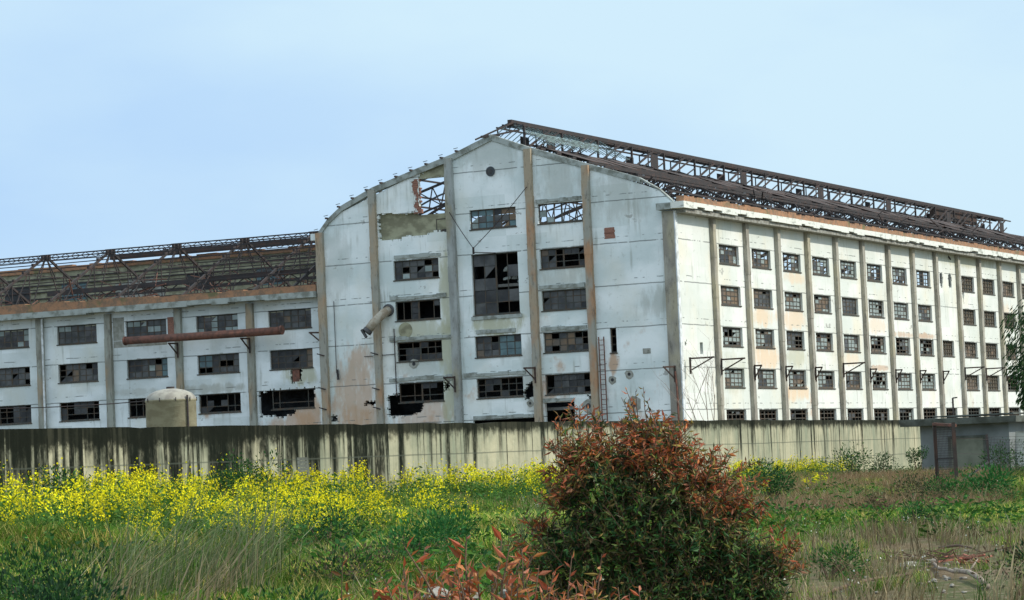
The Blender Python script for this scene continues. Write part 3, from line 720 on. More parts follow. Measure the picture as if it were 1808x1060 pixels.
# triangular steel brackets
def bracket(parent, P, D, H=.0, arm=1.5):
    b = HB(); P = Vector(P); D = Vector(D)
    b.bar(P, P+D*arm, .12, .14); b.bar(P+D*.95*arm, P+D*.03-Vector((0, 0, 1.0)), .10); b.bar(P+Vector((0, 0, .1)), P-Vector((0, 0, 1.3)), .14)
    return b.build('bracket', M['sheet'], parent)
for k in (0, 1, 5, 10, 11, 12): bracket(hall, (.42, 7.7*k+(.0 if k else .8), 8.05), (1, 0, 0), arm=2.2)
for k in (2, 3, 4, 6, 7, 8, 9): bracket(hall, (.42, 7.7*k, 7.6), (1, 0, 0), arm=.7)
for x, z in ((-.5, 7.4), (-13.5, 8.0), (-21.3, 7.6)): bracket(hall, (x, -.42, z), (-.6, -.8, 0), arm=1.1)
b = HB(); b.tube([(-.45, -.46, 7.0), (-.35, -.46, 5.5), (-.3, -.46, GZ)], .09, 6); b.build('drain_pipe', M['rust'], hall)

# ---------------------------------------------------------------- low wing to the left
wing = empty('factory_wing', (CX-34.8*math.cos(AZ), CY+34.8*math.sin(AZ), GZ), -AZ)
WX0 = 34.8
class WB(MB):
    def build(s, name, mats, parent=None, smooth=False):
        s.v = [(a+WX0, b_, c-GZ) for a, b_, c in s.v]
        return MB.build(s, name, mats, parent, smooth)
tag(wing, 'lower white factory wing with rusty open roof trusses joining the tall gable from the left', 'building')
XL = -98
wr = [14.6, 11.0, 7.4]
wins = []
for k in range(8):
    x1 = -36.02-7.75*k
    for r, zt in enumerate(wr): wins.append((k, r, x1-4.5, x1, zt-1.72, zt))
wh = [q[2:] for q in wins]
wj = [[(-41.9, 7.3), (-40.6, 7.45), (-36.0, 7.4), (-35.9, 6.2), (-38.0, 6.0), (-38.1, 5.2), (-39.5, 4.95), (-41.8, 5.2)], [(-38.4, 9.3), (-37.2, 9.35), (-37.3, 8.1), (-38.3, 8.0)]]
YW = .45
bm = holed_wall((XL, -34.9), (GZ-.6, 15.7), wh, lambda s, z: (s+WX0, YW, z), wj)
wall_obj('front_wall', bm, M['wing_wall'], wing, .35, GZ)
wplace = lambda s, y, z: (s+WX0, y+YW, z)
for k, r, a, b_, z0, z1 in wins:
    pr = [(4, 2, 1, .4, .4, 2.0), (3.5, .6, 2, .3, .8, 1.2), (1, .05, 3, 0, 0, 6)][r]
    if k == 0: pr = [(1, .3, 1, 0, 2, 5), (1.5, .2, 4, 0, 1, 1), (.2, 0, 1, 0, 0, 9)][r]
    window(wing, wplace, a, b_, z0, z1, 6, 3, pr, fr=.09, bar=.07, cut=.04 if r < 2 else .3)
b = WB(); b.box(-38.2, -37.5, YW+.02, YW+.12, 8.05, 9.3); b.build('blocked_doorway', M['rust'], wing)
b = WB(); b.box(-51.35, -50.4, YW-.02, YW+.1, 13.0, 14.7)
b.build('brick_infill', M['brick'], wing)
b = WB(); b.box(-57.4, -51.5, YW-.014, YW-.003, 12.2, 12.82); b.box(-57.4, -56.15, YW-.014, YW-.003, 12.85, 15.0); b.build('render_patch', M['patch'], wing)
for k in range(1, 8):
    x = -34.6-7.75*k; b = WB()
    zz = np.linspace(GZ-.5, 15.4, 16)
    for z0, z1 in zip(zz[:-1], zz[1:]): e = random.uniform(0, .05); b.box(x-.36+e, x+.36-e*.6, YW-.38+e*.4, YW-.003, z0, z1)
    b.build('pilaster', M['pil_wing'], wing)
b = WB(); x = -34.95
while x > XL:
    l = random.uniform(.8, 3); b.box(x-l, x, YW-1.3+random.uniform(0, .04), YW-.002, 15.45+random.choice([0, 0, .1])+random.uniform(0, .03), 16.0); x -= l
b.build('eave_slab', M['eave_grey'], wing)
b = WB(); x = -34.98
while x > XL:
    l = random.uniform(.4, 2); b.box(x-l, x, YW-.8, YW+.1, 16.003, 16.62+random.uniform(-.12, .05)+.012*max(0, -45-x)); x -= l
b.build('brick_upstand', M['rust_band'], wing)
b = WB(); b.tube([(-65.1, YW-.5, GZ), (-65.1, YW-.5, 15.4)], .1, 8); b.build('downpipe', M['white'], wing)
b = WB()
for z in (4.3, 8.0, 11.7): b.box(XL, -35, YW+.4, 24.5, z, z+.25)
b.build('floor_slab', M['slab'], wing)
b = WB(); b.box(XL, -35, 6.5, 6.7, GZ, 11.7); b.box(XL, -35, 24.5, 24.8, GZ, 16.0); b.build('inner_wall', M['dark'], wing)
RV, RZ = 12.4, 22.45
for k in range(0, 8):
    x = -34.6-7.75*k - (3.6 if k == 0 else 0); b = WB()
    A_, B_, C_ = Vector((x, .9, 16.5)), Vector((x, RV, RZ)), Vector((x, 23.9, 16.5))
    b.bar(A_, B_, .18, .22); b.bar(B_, C_, .18, .22)
    if k not in (3, 6): b.bar(A_+Vector((0, 0, .1)), C_+Vector((0, 0, .1)), .12, .14)
    for t in (.25, .5, .75):
        p = A_.lerp(B_, t); q = C_.lerp(B_, t); lo1 = Vector((x, p.y, 16.6)); lo2 = Vector((x, q.y, 16.6))
        b.bar(p, lo1, .08); b.bar(q, lo2, .08)
        b.bar(A_.lerp(B_, min(1, t+.25)), lo1, .08); b.bar(C_.lerp(B_, min(1, t+.25)), lo2, .08)
    b.bar(B_, (x, RV-1.6, 20.2), .09); b.bar(B_, (x, RV+1.6, 20.2), .09); b.bar(A_.lerp(B_, .66), C_.lerp(B_, .66), .1)
    b.box(x-.35, x+.35, RV-.35, RV+.35, RZ-.35, RZ+.1)
    for t in np.linspace(.1, .95, 7):
        p = A_.lerp(B_, t); b.box(x-.12, x+.12, p.y-.12, p.y+.12, p.z+.1, p.z+.32)
    b.build('roof_truss', M['steel'], wing)
def run(name, y, z, x0, x1, a, b2, mat='steel', miss=.12, lace=0):
    b = WB(); x = x0
    while x > x1:
        if True: b.bar((x, y, z), (max(x-7.75, x1), y, z+random.uniform(-.04, .04)), a, b2)
        if lace:
            q = x
            while q > max(x-7.75, x1)+.5: b.bar((q, y, z), (q-.6, y, z-lace), .05); b.bar((q-.6, y, z-lace), (q-1.2, y, z), .05); q -= 1.2
            b.bar((x, y, z-lace), (max(x-7.75, x1), y, z-lace), .06)
        x -= 7.75
    return b.build(name, M[mat], wing)
run('purlin', RV, RZ+.1, -35.2, XL, .14, .12, miss=0, lace=.3)
for i, t in enumerate((.93, .86, .79, .7, .6, .5, .38, .25)):
    y = .9+(RV-.9)*t; z = 16.5+(RZ-16.5)*t+.18
    run('purlin', y, z, -35.2, (-58 if t < .75 else -78) if i % 2 else (-50 if t < .8 else XL), .09, .09, miss=.1, lace=.25 if i % 2 == 0 else 0)
    run('purlin', 2*RV-y, z, -35.2, XL if i % 3 else -60, .09, .09, miss=.25)
b = WB(); b.bar((-38.4, 6, 18.45), (-68.6, 6, 18.15), .4, .45); b.bar((-38.4, 6, 17.7), (-62, 6, 17.5), .14)
x = -39
while x > -62: b.bar((x, 6, 18.3), (x-1.2, 6, 17.6), .08); b.bar((x-1.2, 6, 17.6), (x-2.4, 6, 18.3), .08); x -= 2.4
b.build('gantry_girder', M['steel'], wing)
b = WB()
for i in range(150):
    x = random.uniform(-90, -36); y = random.uniform(2, 22); z = random.uniform(16.2, 18.6); a = random.uniform(0, 6.28); l = random.uniform(1, 4)
    b.bar((x, y, z), (x+l*math.cos(a), y+l*math.sin(a)*.5, z+random.uniform(-.8, 1.4)), random.uniform(.05, .11))
tag(b.build('fallen_steel', M['rust'], wing), kind='stuff')
b = WB()
for i in range(24):                                                  # louvres beside the gable
    b.bar((-36.0+random.uniform(-.2, .2), 8+i*.3, 19.2+i*.12), (-40.0+random.uniform(-.4, .4), 8+i*.3, 19.6+i*.12), .06, .1)
b.build('glazing_bars', M['steel_pale'], wing)
for x in (-42.35, -50.1): bracket(wing, (x+WX0, YW-.4, 12.2), (0, -1, 0), arm=1.5)
bracket(wing, (.15, YW-.4, 12.3), (-.5, -.87, 0), arm=1.4)
# rusty horizontal pipe carried by the wing brackets
q = empty('rusty_pipe', (CX-46.2*math.cos(AZ)-1.35*math.sin(AZ), CY+46.2*math.sin(AZ)-1.35*math.cos(AZ), 12.7), -AZ)
tag(q, 'long red-brown rusty pipe lying across steel brackets on the low wing', 'pipe')
b = MB(); b.tube([(-8.7, 0, 0), (8.2, 0, -.05)], .36, 16); b.build('pipe_body', M['rust'], q, True)
for x in (-8.72, 8.05): b = MB(); b.tube([(x, 0, 0), (x+.16, 0, 0)], .42, 16); b.build('flange', M['rust'], q)

# ---------------------------------------------------------------- building behind the wing
rh = empty('rear_hall', (CX-34.8*math.cos(AZ)+26.5*math.sin(AZ), CY+34.8*math.sin(AZ)+26.5*math.cos(AZ), GZ), -AZ)
tag(rh, 'olive-brown rear factory building with rusty roof edge seen through the wing trusses', 'building')
b = MB(); b.box(-85, -.2, 0, .4, 0, 23.3); b.box(-85, -.2, .4, 14, 0, 19); b.build('rear_wall', M['olive'], rh)
b = MB(); x = -.2
while x > -85: l = random.uniform(1, 4); b.box(x-l, x, -.25, .5, 23.303, 23.85+random.uniform(-.1, .08)); x -= l
b.build('roof_edge', M['rust_band'], rh)
for i in range(11):
    x = -6-7.75*i+random.uniform(-.5, .5)
    b = MB(); b.box(x-1.6, x+1.6, -.05, -.003, 20.2, 22); b.build('window', random.choice([M['g_dark'], M['patch'], M['g_teal']]), rh)
b = MB(); b.box(-40, -34, -.04, -.003, 18.5, 21.5); b.box(-63, -57, -.04, -.003, 19, 22); b.build('render_patch', M['patch'], rh)
b = MB()
for i in range(9): b.box(-85, -.2, -.22, -.003, 17+i*.7, 17.12+i*.7)
b.build('cladding_rail', M['steel'], rh)
b = MB(); b.box(-40, -.3, -.9, -.25, 24.0, 24.5); b.build('roof_deck', M['sheet'], rh)

# ---------------------------------------------------------------- boundary wall
pts = [(-.26, 55.0), (-.22, 59.5)]+WT
P2 = [np.array((t*d, d)) for t, d in pts]
e = (P2[-1]-P2[-2]); e /= np.linalg.norm(e)
P2.append(P2[-1]+e*3)
bw = empty('boundary_wall', (P2[3][0], P2[3][1], float(ground(*P2[3]))))
tag(bw, 'long low concrete boundary wall with black run-off streaks behind the yellow flowers', 'wall')
b = MB(); ox, oy, oz = bw.location
fine = []
for a, c in zip(P2[:-1], P2[1:]):
    n = max(2, int(np.linalg.norm(c-a)/.6))
    for i in range(n): fine.append(a+(c-a)*i/n)
fine.append(P2[-1])
T = []
for i, p in enumerate(fine):
    d = fine[min(i+1, len(fine)-1)]-fine[max(i-1, 0)]; d /= np.linalg.norm(d); nrm = np.array((-d[1], d[0]))*.14
    T.append((p-nrm, p+nrm, 1.25+.01*math.sin(i*.7)*random.random()-(random.uniform(.01, .05) if random.random() < .15 else 0)))
wallm = M['wall']
for (a, b1, z0), (c, d, z1) in zip(T[:-1], T[1:]):
    L = [(a[0], a[1], -2.2), (c[0], c[1], -2.2), (d[0], d[1], -2.2), (b1[0], b1[1], -2.2), (a[0], a[1], z0), (c[0], c[1], z1), (d[0], d[1], z1), (b1[0], b1[1], z0)]
    for f in ((0, 1, 5, 4), (2, 3, 7, 6), (4, 5, 6, 7)): b.face([(L[i][0], L[i][1], L[i][2]) for i in f])
o = b.build('wall_panel', wallm, bw)
o.location = (-ox, -oy, -oz)
# small notch opening with a cobbled patch near the middle (dark arched niche)
p = px(530, 795, 74.6); b = MB()
for i in range(10):
    b.box(-.28, .28, -.03, .0, -.5+i*.09, -.5+i*.09+.08)
q = b.build('dark_niche', M['hut_roof'], bw); dd = np.array((P2[3]-P2[2])); q.location = (p.x-ox+.05, p.y-oy-.25, -oz-.02); q.rotation_euler.z = math.atan2(dd[1], dd[0])

# ---------------------------------------------------------------- storage tank
tk = px(303, 750, 150); zt = 4.3
t = empty('storage_tank', (tk.x, tk.y, GZ)); tag(t, 'domed ochre storage tank standing behind the boundary wall in front of the low wing', 'tank')
H_ = 3.5-GZ+.5
b = MB(); b.lathe([(1.34, 0), (1.34, H_), (1.37, H_+.02), (1.37, H_+.1)], (0, 0), 40); b.build('tank_shell', M['tank'], t, True)
b = MB(); b.lathe([(1.36, H_+.08), (1.31, H_+.24), (1.12, H_+.44), (.78, H_+.60), (.35, H_+.69), (.01, H_+.71)], (0, 0), 40); b.build('tank_dome', M['tank_top'], t, True)
b = MB(); b.lathe([(.22, H_+.66), (.22, H_+.8), (.01, H_+.81)], (0, 0), 16)
b.build('tank_hatch', M['steel'], t)
b = MB()
for i in range(10): a = 2*math.pi*i/10; b.tube([(1.39*math.cos(a), 1.39*math.sin(a), H_), (1.39*math.cos(a), 1.39*math.sin(a), H_+.2)], .025, 5)
b.tube([(1.0, -1.0, H_-2), (1.0, -1.0, H_+.3)], .05, 6); b.build('tank_fittings', M['steel'], t)

# ---------------------------------------------------------------- concrete hut at the right
hp = px(1785, 830, 122); hut = empty('concrete_hut', (hp.x, hp.y, -1.55), -AZ)
tag(hut, 'small grey concrete hut with dark flat roof slab behind the rusty gate', 'hut')
b = MB(); b.box(-4.0, 0, 0, 3.4, -.5, 2.35); b.build('hut_body', M['hut'], hut)
b = MB()
b.hexa([(-4.7, -.6, 2.353), (.5, -.6, 2.353), (.5, 3.9, 2.353), (-4.7, 3.9, 2.353), (-4.75, -.65, 2.66), (.55, -.65, 2.62), (.55, 3.95, 2.65), (-4.75, 3.95, 2.7)])
b.box(-3.3, .3, -.2, 3.4, 2.70, 2.76); b.build('roof_slab', M['hut_roof'], hut)
b = MB(); b.box(-2.62, -1.15, -.03, -.003, .32, 1.75); sh_ = b.build('shutter', M['hut_panel'], hut)
b = MB(); b.box(-2.75, -1.05, -.07, -.003, 1.752, 1.86); b.box(-2.75, -2.622, -.07, -.003, .25, 1.75); b.box(-1.148, -1.05, -.07, -.003, .25, 1.75); b.box(-2.6, -1.17, -.10, -.003, .15, .30)
b.build('shutter_frame', M['hut_roof'], sh_)
b = MB(); b.box(.0, 5, 1.0, 1.25, -.5, 1.95); sw_ = b.build('pale_wall', M['eave'], None)
sw_.location = hut.location; sw_.rotation_euler.z = -AZ; sw_.name = 'side_wall_stub'; tag(sw_, 'short pale wall to the right of the concrete hut behind the wire fence', 'wall')

# ---------------------------------------------------------------- rusty gate and wire fence
g0 = px(1657, 872, 93); g1 = px(1691, 880, 92)
gz = float(ground(g0.x, g0.y))
gt = empty('gate_frame', (g0.x, g0.y, gz)); tag(gt, 'narrow rusty steel gate frame with wire mesh standing in the weeds before the hut', 'gate')
dx, dy = g1.x-g0.x, g1.y-g0.y
for (x, y) in ((0, 0), (dx, dy)):
    b = MB(); b.bar((x, y, -.3), (x-.02, y, 2.22), .11, .11); b.build('post', M['sheet'], gt)
b = MB(); b.bar((-.05, 0, 2.2), (dx+.05, dy, 2.12), .10, .09); b.build('top_rail', M['rust'], gt)
b = MB()
for i in range(1, 14): s_ = i/14; b.bar((dx*s_, dy*s_, .1), (dx*s_, dy*s_, 2.1), .012)
for i in range(1, 28): b.bar((0, 0, i*.077), (dx, dy, i*.077), .010)
b.bar((0, 0, 1.05), (dx, dy, 1.05), .04); b.build('wire_mesh', M['steel'], gt)
f0 = px(1750, 862, 95); fc = empty('wire_fence', (f0.x, f0.y, float(ground(f0.x, f0.y))))
tag(fc, 'sagging wire mesh fence with a leaning steel post to the right of the gate', 'fence')
ax, ay = g1.x-f0.x, g1.y-f0.y
b = MB(); b.bar((0, 0, -.2), (-.06, 0, 1.68), .07); b.build('post', M['steel'], fc)
b = MB(); b.bar((2.1, .5, -.2), (2.1, .5, 1.7), .07); b.build('post', M['steel'], fc)
b = MB(); b.bar((ax*.98, ay, .1), (-.03, 0, .75), .05); b.build('brace', M['steel'], fc)
b = MB()
for i in range(0, 40): s_ = i/40; b.bar((2.1*s_, .5*s_, .05), (2.1*s_, .5*s_, 1.6-.15*math.sin(s_*3.1)), .008)
for i in range(17): b.bar((0, 0, .05+i*.096), (2.1, .5, .05+i*.093), .008)
for z in (.5, 1.0, 1.5): b.bar((0, 0, z), (ax, ay, z+.1), .010)
b.build('wire_mesh', M['steel'], fc)

def small_post(x, y0, y1, d, name, label):
    a, c = px(x, y1, d), px(x, y0, d); o = MB(); gz_ = float(ground(a.x, a.y)); o.bar((0, 0, -.2), (0, 0, c.z-gz_), .09); o.bar((0, 0, c.z-gz_), (.25, 0, c.z-gz_+.02), .07)
    q = o.build(name, M['steel']); q.location = (a.x, a.y, gz_); return tag(q, label, 'post')
small_post(1685, 703, 760, 150, 'yard_post', 'thin dark steel post rising behind the hut roof')
# overhead cable in front of the wing
a, c = px(-60, 722, 165), px(262, 708, 160)
b = MB(); b.tube(sag((0, 0, 0), c-a, .12), .03, 5); q = b.build('cable', M['steel']); q.location = a; tag(q, 'thin black cable strung across the lower windows to the domed tank', 'cable')

# ---------------------------------------------------------------- vegetation
class Tmpl:
    def __init__(s): s.v = []; s.f = []; s.c = []
    def quad(s, a, b, c, d, k):
        n = len(s.v); s.v += [a, b, c, d]; s.f.append((n, n+1, n+2, n+3)); s.c += [k]*4
    def arr(s): return np.array(s.v, float), np.array(s.f, int), np.array(s.c, float)
def r3(): v = rng.normal(size=3); return v/np.linalg.norm(v)
def blades(n, rad, h, wd, lean, tint, cols, drift=(0, 0)):
    t = Tmpl(); 
    for _ in range(n):
        a = rng.uniform(0, 6.283); r = rad*math.sqrt(rng.random()); base = np.array((r*math.cos(a), r*math.sin(a), -.03))
        hh = h*rng.uniform(.55, 1.1); th = rng.uniform(0, 6.283); d = np.array((math.cos(th), math.sin(th), 0))*lean*rng.uniform(.2, 1)*hh+np.array((drift[0], drift[1], 0))*hh
        wv = np.array((-d[1], d[0], 0)); wv = wv/(np.linalg.norm(wv)+1e-6)*wd*rng.uniform(.6, 1.2); f2 = rng.uniform(-.8, .8); wv = np.array((wv[0]*math.cos(f2)-wv[1]*math.sin(f2), wv[0]*math.sin(f2)+wv[1]*math.cos(f2), 0))
        p0 = base; p1 = base+d*.3+np.array((0, 0, hh*.6)); p2 = base+d+np.array((0, 0, hh*(1-.25*lean)))
        c = np.array(cols[rng.integers(len(cols))])*rng.uniform(1-tint, 1+tint)
        t.quad(p0-wv/2, p0+wv/2, p1+wv*.4, p1-wv*.4, c*.9); t.quad(p1-wv*.4, p1+wv*.4, p2+wv*.06, p2-wv*.06, c*1.1)
    return t.arr()
def leafy(n, rad, h, ls, cols, stem=None, flowers=0, fcol=(.8, .6, .02), fs=.03, top=.75):
    t = Tmpl()
    for _ in range(n):
        u = rng.random()**.6; z = h*u*rng.uniform(.3, 1); a = rng.uniform(0, 6.283); r = rad*math.sqrt(rng.random())*(1.1-.6*z/h)
        p = np.array((r*math.cos(a), r*math.sin(a), z)); d = np.array((math.cos(a), math.sin(a), rng.uniform(-.2, .9))); d /= np.linalg.norm(d)
        s_ = np.cross(d, r3()); s_ /= np.linalg.norm(s_)+1e-6; L = ls*rng.uniform(.5, 1.2); W_ = L*rng.uniform(.3, .5)
        c = np.array(cols[rng.integers(len(cols))])*rng.uniform(.7, 1.3)
        t.quad(p, p+d*L*.5+s_*W_*.5, p+d*L, p+d*L*.5-s_*W_*.5, c)
    if stem:
        for _ in range(stem[0]):
            a = rng.uniform(0, 6.283); r = rad*.9*math.sqrt(rng.random()); p = np.array((r*.25*math.cos(a), r*.25*math.sin(a), 0)); q = np.array((r*math.cos(a), r*math.sin(a), h*rng.uniform(.75, 1.1)))
            s_ = np.array((-math.sin(a), math.cos(a), 0))*stem[1]; t.quad(p-s_, p+s_, q+s_*.5, q-s_*.5, np.array(stem[2])*rng.uniform(.8, 1.2))
            for _ in range(max(1, flowers//stem[0])):
                if not flowers: break
                f = p+(q-p)*rng.uniform(top, 1.04)+rng.normal(size=3)*(.035, .035, .04); n_ = r3(); n_[2] = abs(n_[2]); u_ = np.cross(n_, r3()); u_ /= np.linalg.norm(u_); w_ = np.cross(n_, u_)
                w_ /= np.linalg.norm(w_); z2 = fs*rng.uniform(.6, 1.25)/2
                t.quad(f-u_*z2, f+w_*z2, f+u_*z2, f-w_*z2, np.array(fcol)*rng.uniform(.75, 1.15))
    return t.arr()
def scatter(name, tmpls, P, scale, colmul, mat, tilt=.12, parent=None, vs=None, rot=True):
    """P (n,3) positions, colmul (n,3); everything merged into one mesh"""
    n = len(P); which = rng.integers(len(tmpls), size=n); VV = []; FF = []; CC = []; off = 0
    for k, (v, f, c) in enumerate(tmpls):
        idx = np.where(which == k)[0]
        if not len(idx): continue
        m = len(idx); th = rng.uniform(0, 6.283, m) if rot else rng.uniform(-.5, .5, m); ct, st = np.cos(th)[:, None], np.sin(th)[:, None]; s_ = scale[idx][:, None]
        x = (v[None, :, 0]*ct-v[None, :, 1]*st)*s_; y = (v[None, :, 0]*st+v[None, :, 1]*ct)*s_; z = v[None, :, 2]*s_*(vs[idx][:, None] if vs is not None else 1)
        tx = rng.normal(0, tilt, m)[:, None]; ty = rng.normal(0, tilt, m)[:, None]
        q = np.stack([x+z*tx+P[idx, 0][:, None], y+z*ty+P[idx, 1][:, None], z+P[idx, 2][:, None]], -1).reshape(-1, 3)
        VV.append(q); FF.append((f[None]+(np.arange(m)*len(v))[:, None, None]).reshape(-1, 4)+off); off += len(q)
        CC.append((c[None]*colmul[idx][:, None, :]).reshape(-1, 3))
    V_ = np.concatenate(VV); F_ = np.concatenate(FF); C_ = np.clip(np.concatenate(CC), 0, 1)
    return raw_mesh(name, V_, F_, C_, mat, parent)
def raw_mesh(name, V_, F_, C_, mat, parent=None):
    me = bpy.data.meshes.new(name); me.vertices.add(len(V_)); me.vertices.foreach_set('co', V_.astype(np.float32).ravel())
    nf = len(F_); me.loops.add(nf*4); me.loops.foreach_set('vertex_index', F_.astype(np.int32).ravel())
    me.polygons.add(nf); me.polygons.foreach_set('loop_start', np.arange(nf, dtype=np.int32)*4)
    me.update(calc_edges=True)
    a = me.color_attributes.new('col', 'FLOAT_COLOR', 'POINT'); a.data.foreach_set('color', np.concatenate([C_, np.ones((len(C_), 1))], 1).astype(np.float32).ravel())
    me.materials.append(mat)
    return link(name, me, parent)
def vnoise(x, y, s, seed=0):
    """cheap smooth noise 0..1"""
    x = np.asarray(x)/s; y = np.asarray(y)/s; xi = np.floor(x); yi = np.floor(y); fx = x-xi; fy = y-yi; fx = fx*fx*(3-2*fx); fy = fy*fy*(3-2*fy)
    def h(a, b): v = np.sin(a*127.1+b*311.7+seed*74.7)*43758.5453; return v-np.floor(v)
    return (h(xi, yi)*(1-fx)+h(xi+1, yi)*fx)*(1-fy)+(h(xi, yi+1)*(1-fx)+h(xi+1, yi+1)*fx)*fy
def field(n, d0, d1, t0=-.24, t1=.24, power=1.0):
    """random ground points between depths d0..d1, density falling with distance; stays in front of the boundary wall"""
    d = d0+(d1-d0)*rng.random(n)**power; t = rng.uniform(t0, t1, n); x = t*d
    ok = d < wall_d(t)-.35; x, d, t = x[ok], d[ok], t[ok]
    return x, d, t, ground(x, d)

GREEN = [(.055, .115, .022), (.075, .14, .03), (.05, .09, .03)]
DRY = [(.30, .24, .14), (.22, .17, .09), (.36, .31, .19)]
RED = [(.27, .17, .09), (.22, .15, .08)]
GREY = [(.16, .19, .09), (.24, .24, .14), (.10, .14, .05)]
# image x of a point, in photo pixels, used as a bearing
def bear(t): return 904+t*4976
# --- grasses
tg = [blades(26, .28, .42, .018, .5, .25, GREEN+GREY[:2]) for _ in range(5)]+[blades(26, .28, .45, .016, .6, .25, GREEN+DRY[:1]) for _ in range(3)]
x, d, t, z = field(26000, 16, 150, power=1.3)
kk = vnoise(x, d, 3.2, 1)*.6+vnoise(x, d, 9, 2)*.4
b_ = bear(t)
k2 = vnoise(x, d, 1.3, 8)
k3 = vnoise(x, d, 6.5, 77)
cm_ = np.stack([.85+2.2*(kk-.3), 1.0+1.3*(kk-.3), .9+.9*(kk-.2)], 1)*(.45+.9*k2)[:, None]*(.5+.95*k3)[:, None]*np.array([[1.25, 1.32, .75]])
sc = (.6+1.0*kk)*np.interp(b_, [0, 700, 1300, 1800], [1.15, 1.0, .8, .75])
near_r = np.clip((b_-1250)/150, 0, 1)*np.clip((56-d)/10, 0, 1)          # thin trodden ground at the lower right
keep = rng.random(len(x)) > near_r*(.2+.45*(vnoise(x, d, 2.0, 5) > .5))+np.clip((b_-1300)/60, 0, 1)*(d < 27)*2+(b_ > 1400)*(d > 27)*(d < 44)*(vnoise(x, d, 1.6, 6) > .5)*.6+(b_ > 1620)*(b_ < 1780)*(d < 37)*.5
sc = sc*(1-.5*near_r)
sc = sc[keep]
tag(scatter('meadow_grass', tg, np.stack([x, d, z], 1)[keep], sc, cm_[keep], M['grass'], .18), kind='stuff')
# --- dry and reddish grass
td = [blades(20, .3, .5, .014, .5, .25, DRY) for _ in range(4)]; tr_ = [blades(22, .3, .5, .014, .5, .25, RED+DRY[:1]) for _ in range(4)]
x, d, t, z = field(9000, 18, 140, power=1.2); b_ = bear(t)
prob = .16+.42*(vnoise(x, d, 4, 11) > .55)+.10*((b_ > 1250) & (d < 90))*(vnoise(x, d, 2.5, 12) > .4)
keep = rng.random(len(x)) < prob*np.where((b_ > 1330) & (d < 44), .3, 1)*np.where((b_ > 1600) & (d < 38), .1, 1)
tag(scatter('dry_grass', td, np.stack([x, d, z], 1)[keep], (.6+.6*rng.random(len(x)))[keep], np.ones((keep.sum(), 3))*rng.uniform(.5, 1.1, (keep.sum(), 1)), M['grass'], .25), kind='stuff')
x, d, t, z = field(9000, 60, 118, .05, .17); keep = rng.random(len(x)) < .10+.5*(vnoise(x, d, 5, 21) > .58)
tag(scatter('reddish_grass', tr_, np.stack([x, d, z], 1)[keep], (.6+.7*rng.random(len(x)))[keep], np.ones((keep.sum(), 3))*rng.uniform(.55, 1.1, (keep.sum(), 1)), M['grass'], .15), kind='stuff')
# --- broadleaf weeds
tw = [leafy(70, .38, .42, .10, [(.04, .13, .018), (.06, .16, .02), (.08, .18, .025), (.022, .08, .018)]) for _ in range(5)]
x, d, t, z = field(9500, 17, 150, power=1.2); b_ = bear(t)
kk = vnoise(x, d, 4.5, 31); near_r = np.clip((b_-1250)/150, 0, 1)*np.clip((56-d)/10, 0, 1)
keep = rng.random(len(x)) < np.clip(.12+1.3*(kk-.35)+.3*(d < 45)*(b_ < 900), .05, .9)*(1-.85*near_r)*np.where((b_ > 1300) & (d < 45), .12, 1)*np.where((b_ > 1300) & (d < 30), 0, 1)
cc = rng.uniform(.55, 1.25, (keep.sum(), 1))*np.array([[1, 1, 1]])*np.stack([np.ones(keep.sum()), np.ones(keep.sum()), .7+.8*vnoise(x, d, 6, 3)[keep]], 1)
tag(scatter('low_weeds', tw, np.stack([x, d, z], 1)[keep], (.7+.7*rng.random(len(x)))[keep], cc, M['leaf'], .2), kind='stuff')
# --- wild mustard
tm = [leafy(64, .28, .75, .10, [(.06, .15, .02), (.075, .17, .03), (.045, .11, .02)], (9, .006, (.10, .19, .04)), q_, (.88, .76, .015), .036, .86) for q_ in (110, 85, 65, 40, 18, 6)]
x, d, t, z = field(9000, 44, 120, -.24, .16); b_ = bear(t); dw = wall_d(t)
rel = dw-d
zone = np.where(b_ < 985, np.clip((np.interp(b_, [-200, 0, 500, 985], [26, 24, 30, 34])-rel)/5, 0, 1), 0)
zone = np.maximum(zone, ((b_ > 1270) & (b_ < 1490) & (rel < 13))*1.25)
zone = np.maximum(zone, ((b_ > 1290) & (b_ < 1470) & (rel >= 13) & (d > 72))*.22)
pat = vnoise(x, d, 2.6, 41)*.6+vnoise(x, d, 7, 42)*.4
keep = rng.random(len(x)) < zone*np.clip((pat-.40)*4.2, .04, .85)*np.interp(rel, [0, 14, 26, 34], [1, .9, .5, .25])+((b_ > 1270) & (b_ < 1500) & (rel < 13))*.5
hs = (.75+.5*rng.random(len(x)))*np.interp(rel, [0, 6, 30], [1.12, 1.1, .85])
tag(scatter('wild_mustard', tm, np.stack([x, d, z], 1)[keep], hs[keep], rng.uniform(.8, 1.25, (keep.sum(), 1))*np.ones((1, 3)), M['leaf'], .14), kind='stuff')
# pale flower heads and chaff
tf = [leafy(3, .12, .4, .05, [(.08, .12, .04)], (4, .004, (.16, .15, .08)), 5, (.7, .7, .6), .03) for _ in range(3)]
x, d, t, z = field(260, 26, 90, -.22, .22)
tag(scatter('white_flowers', tf, np.stack([x, d, z], 1), np.ones(len(x)), np.ones((len(x), 3)), M['leaf'], .1), kind='stuff')

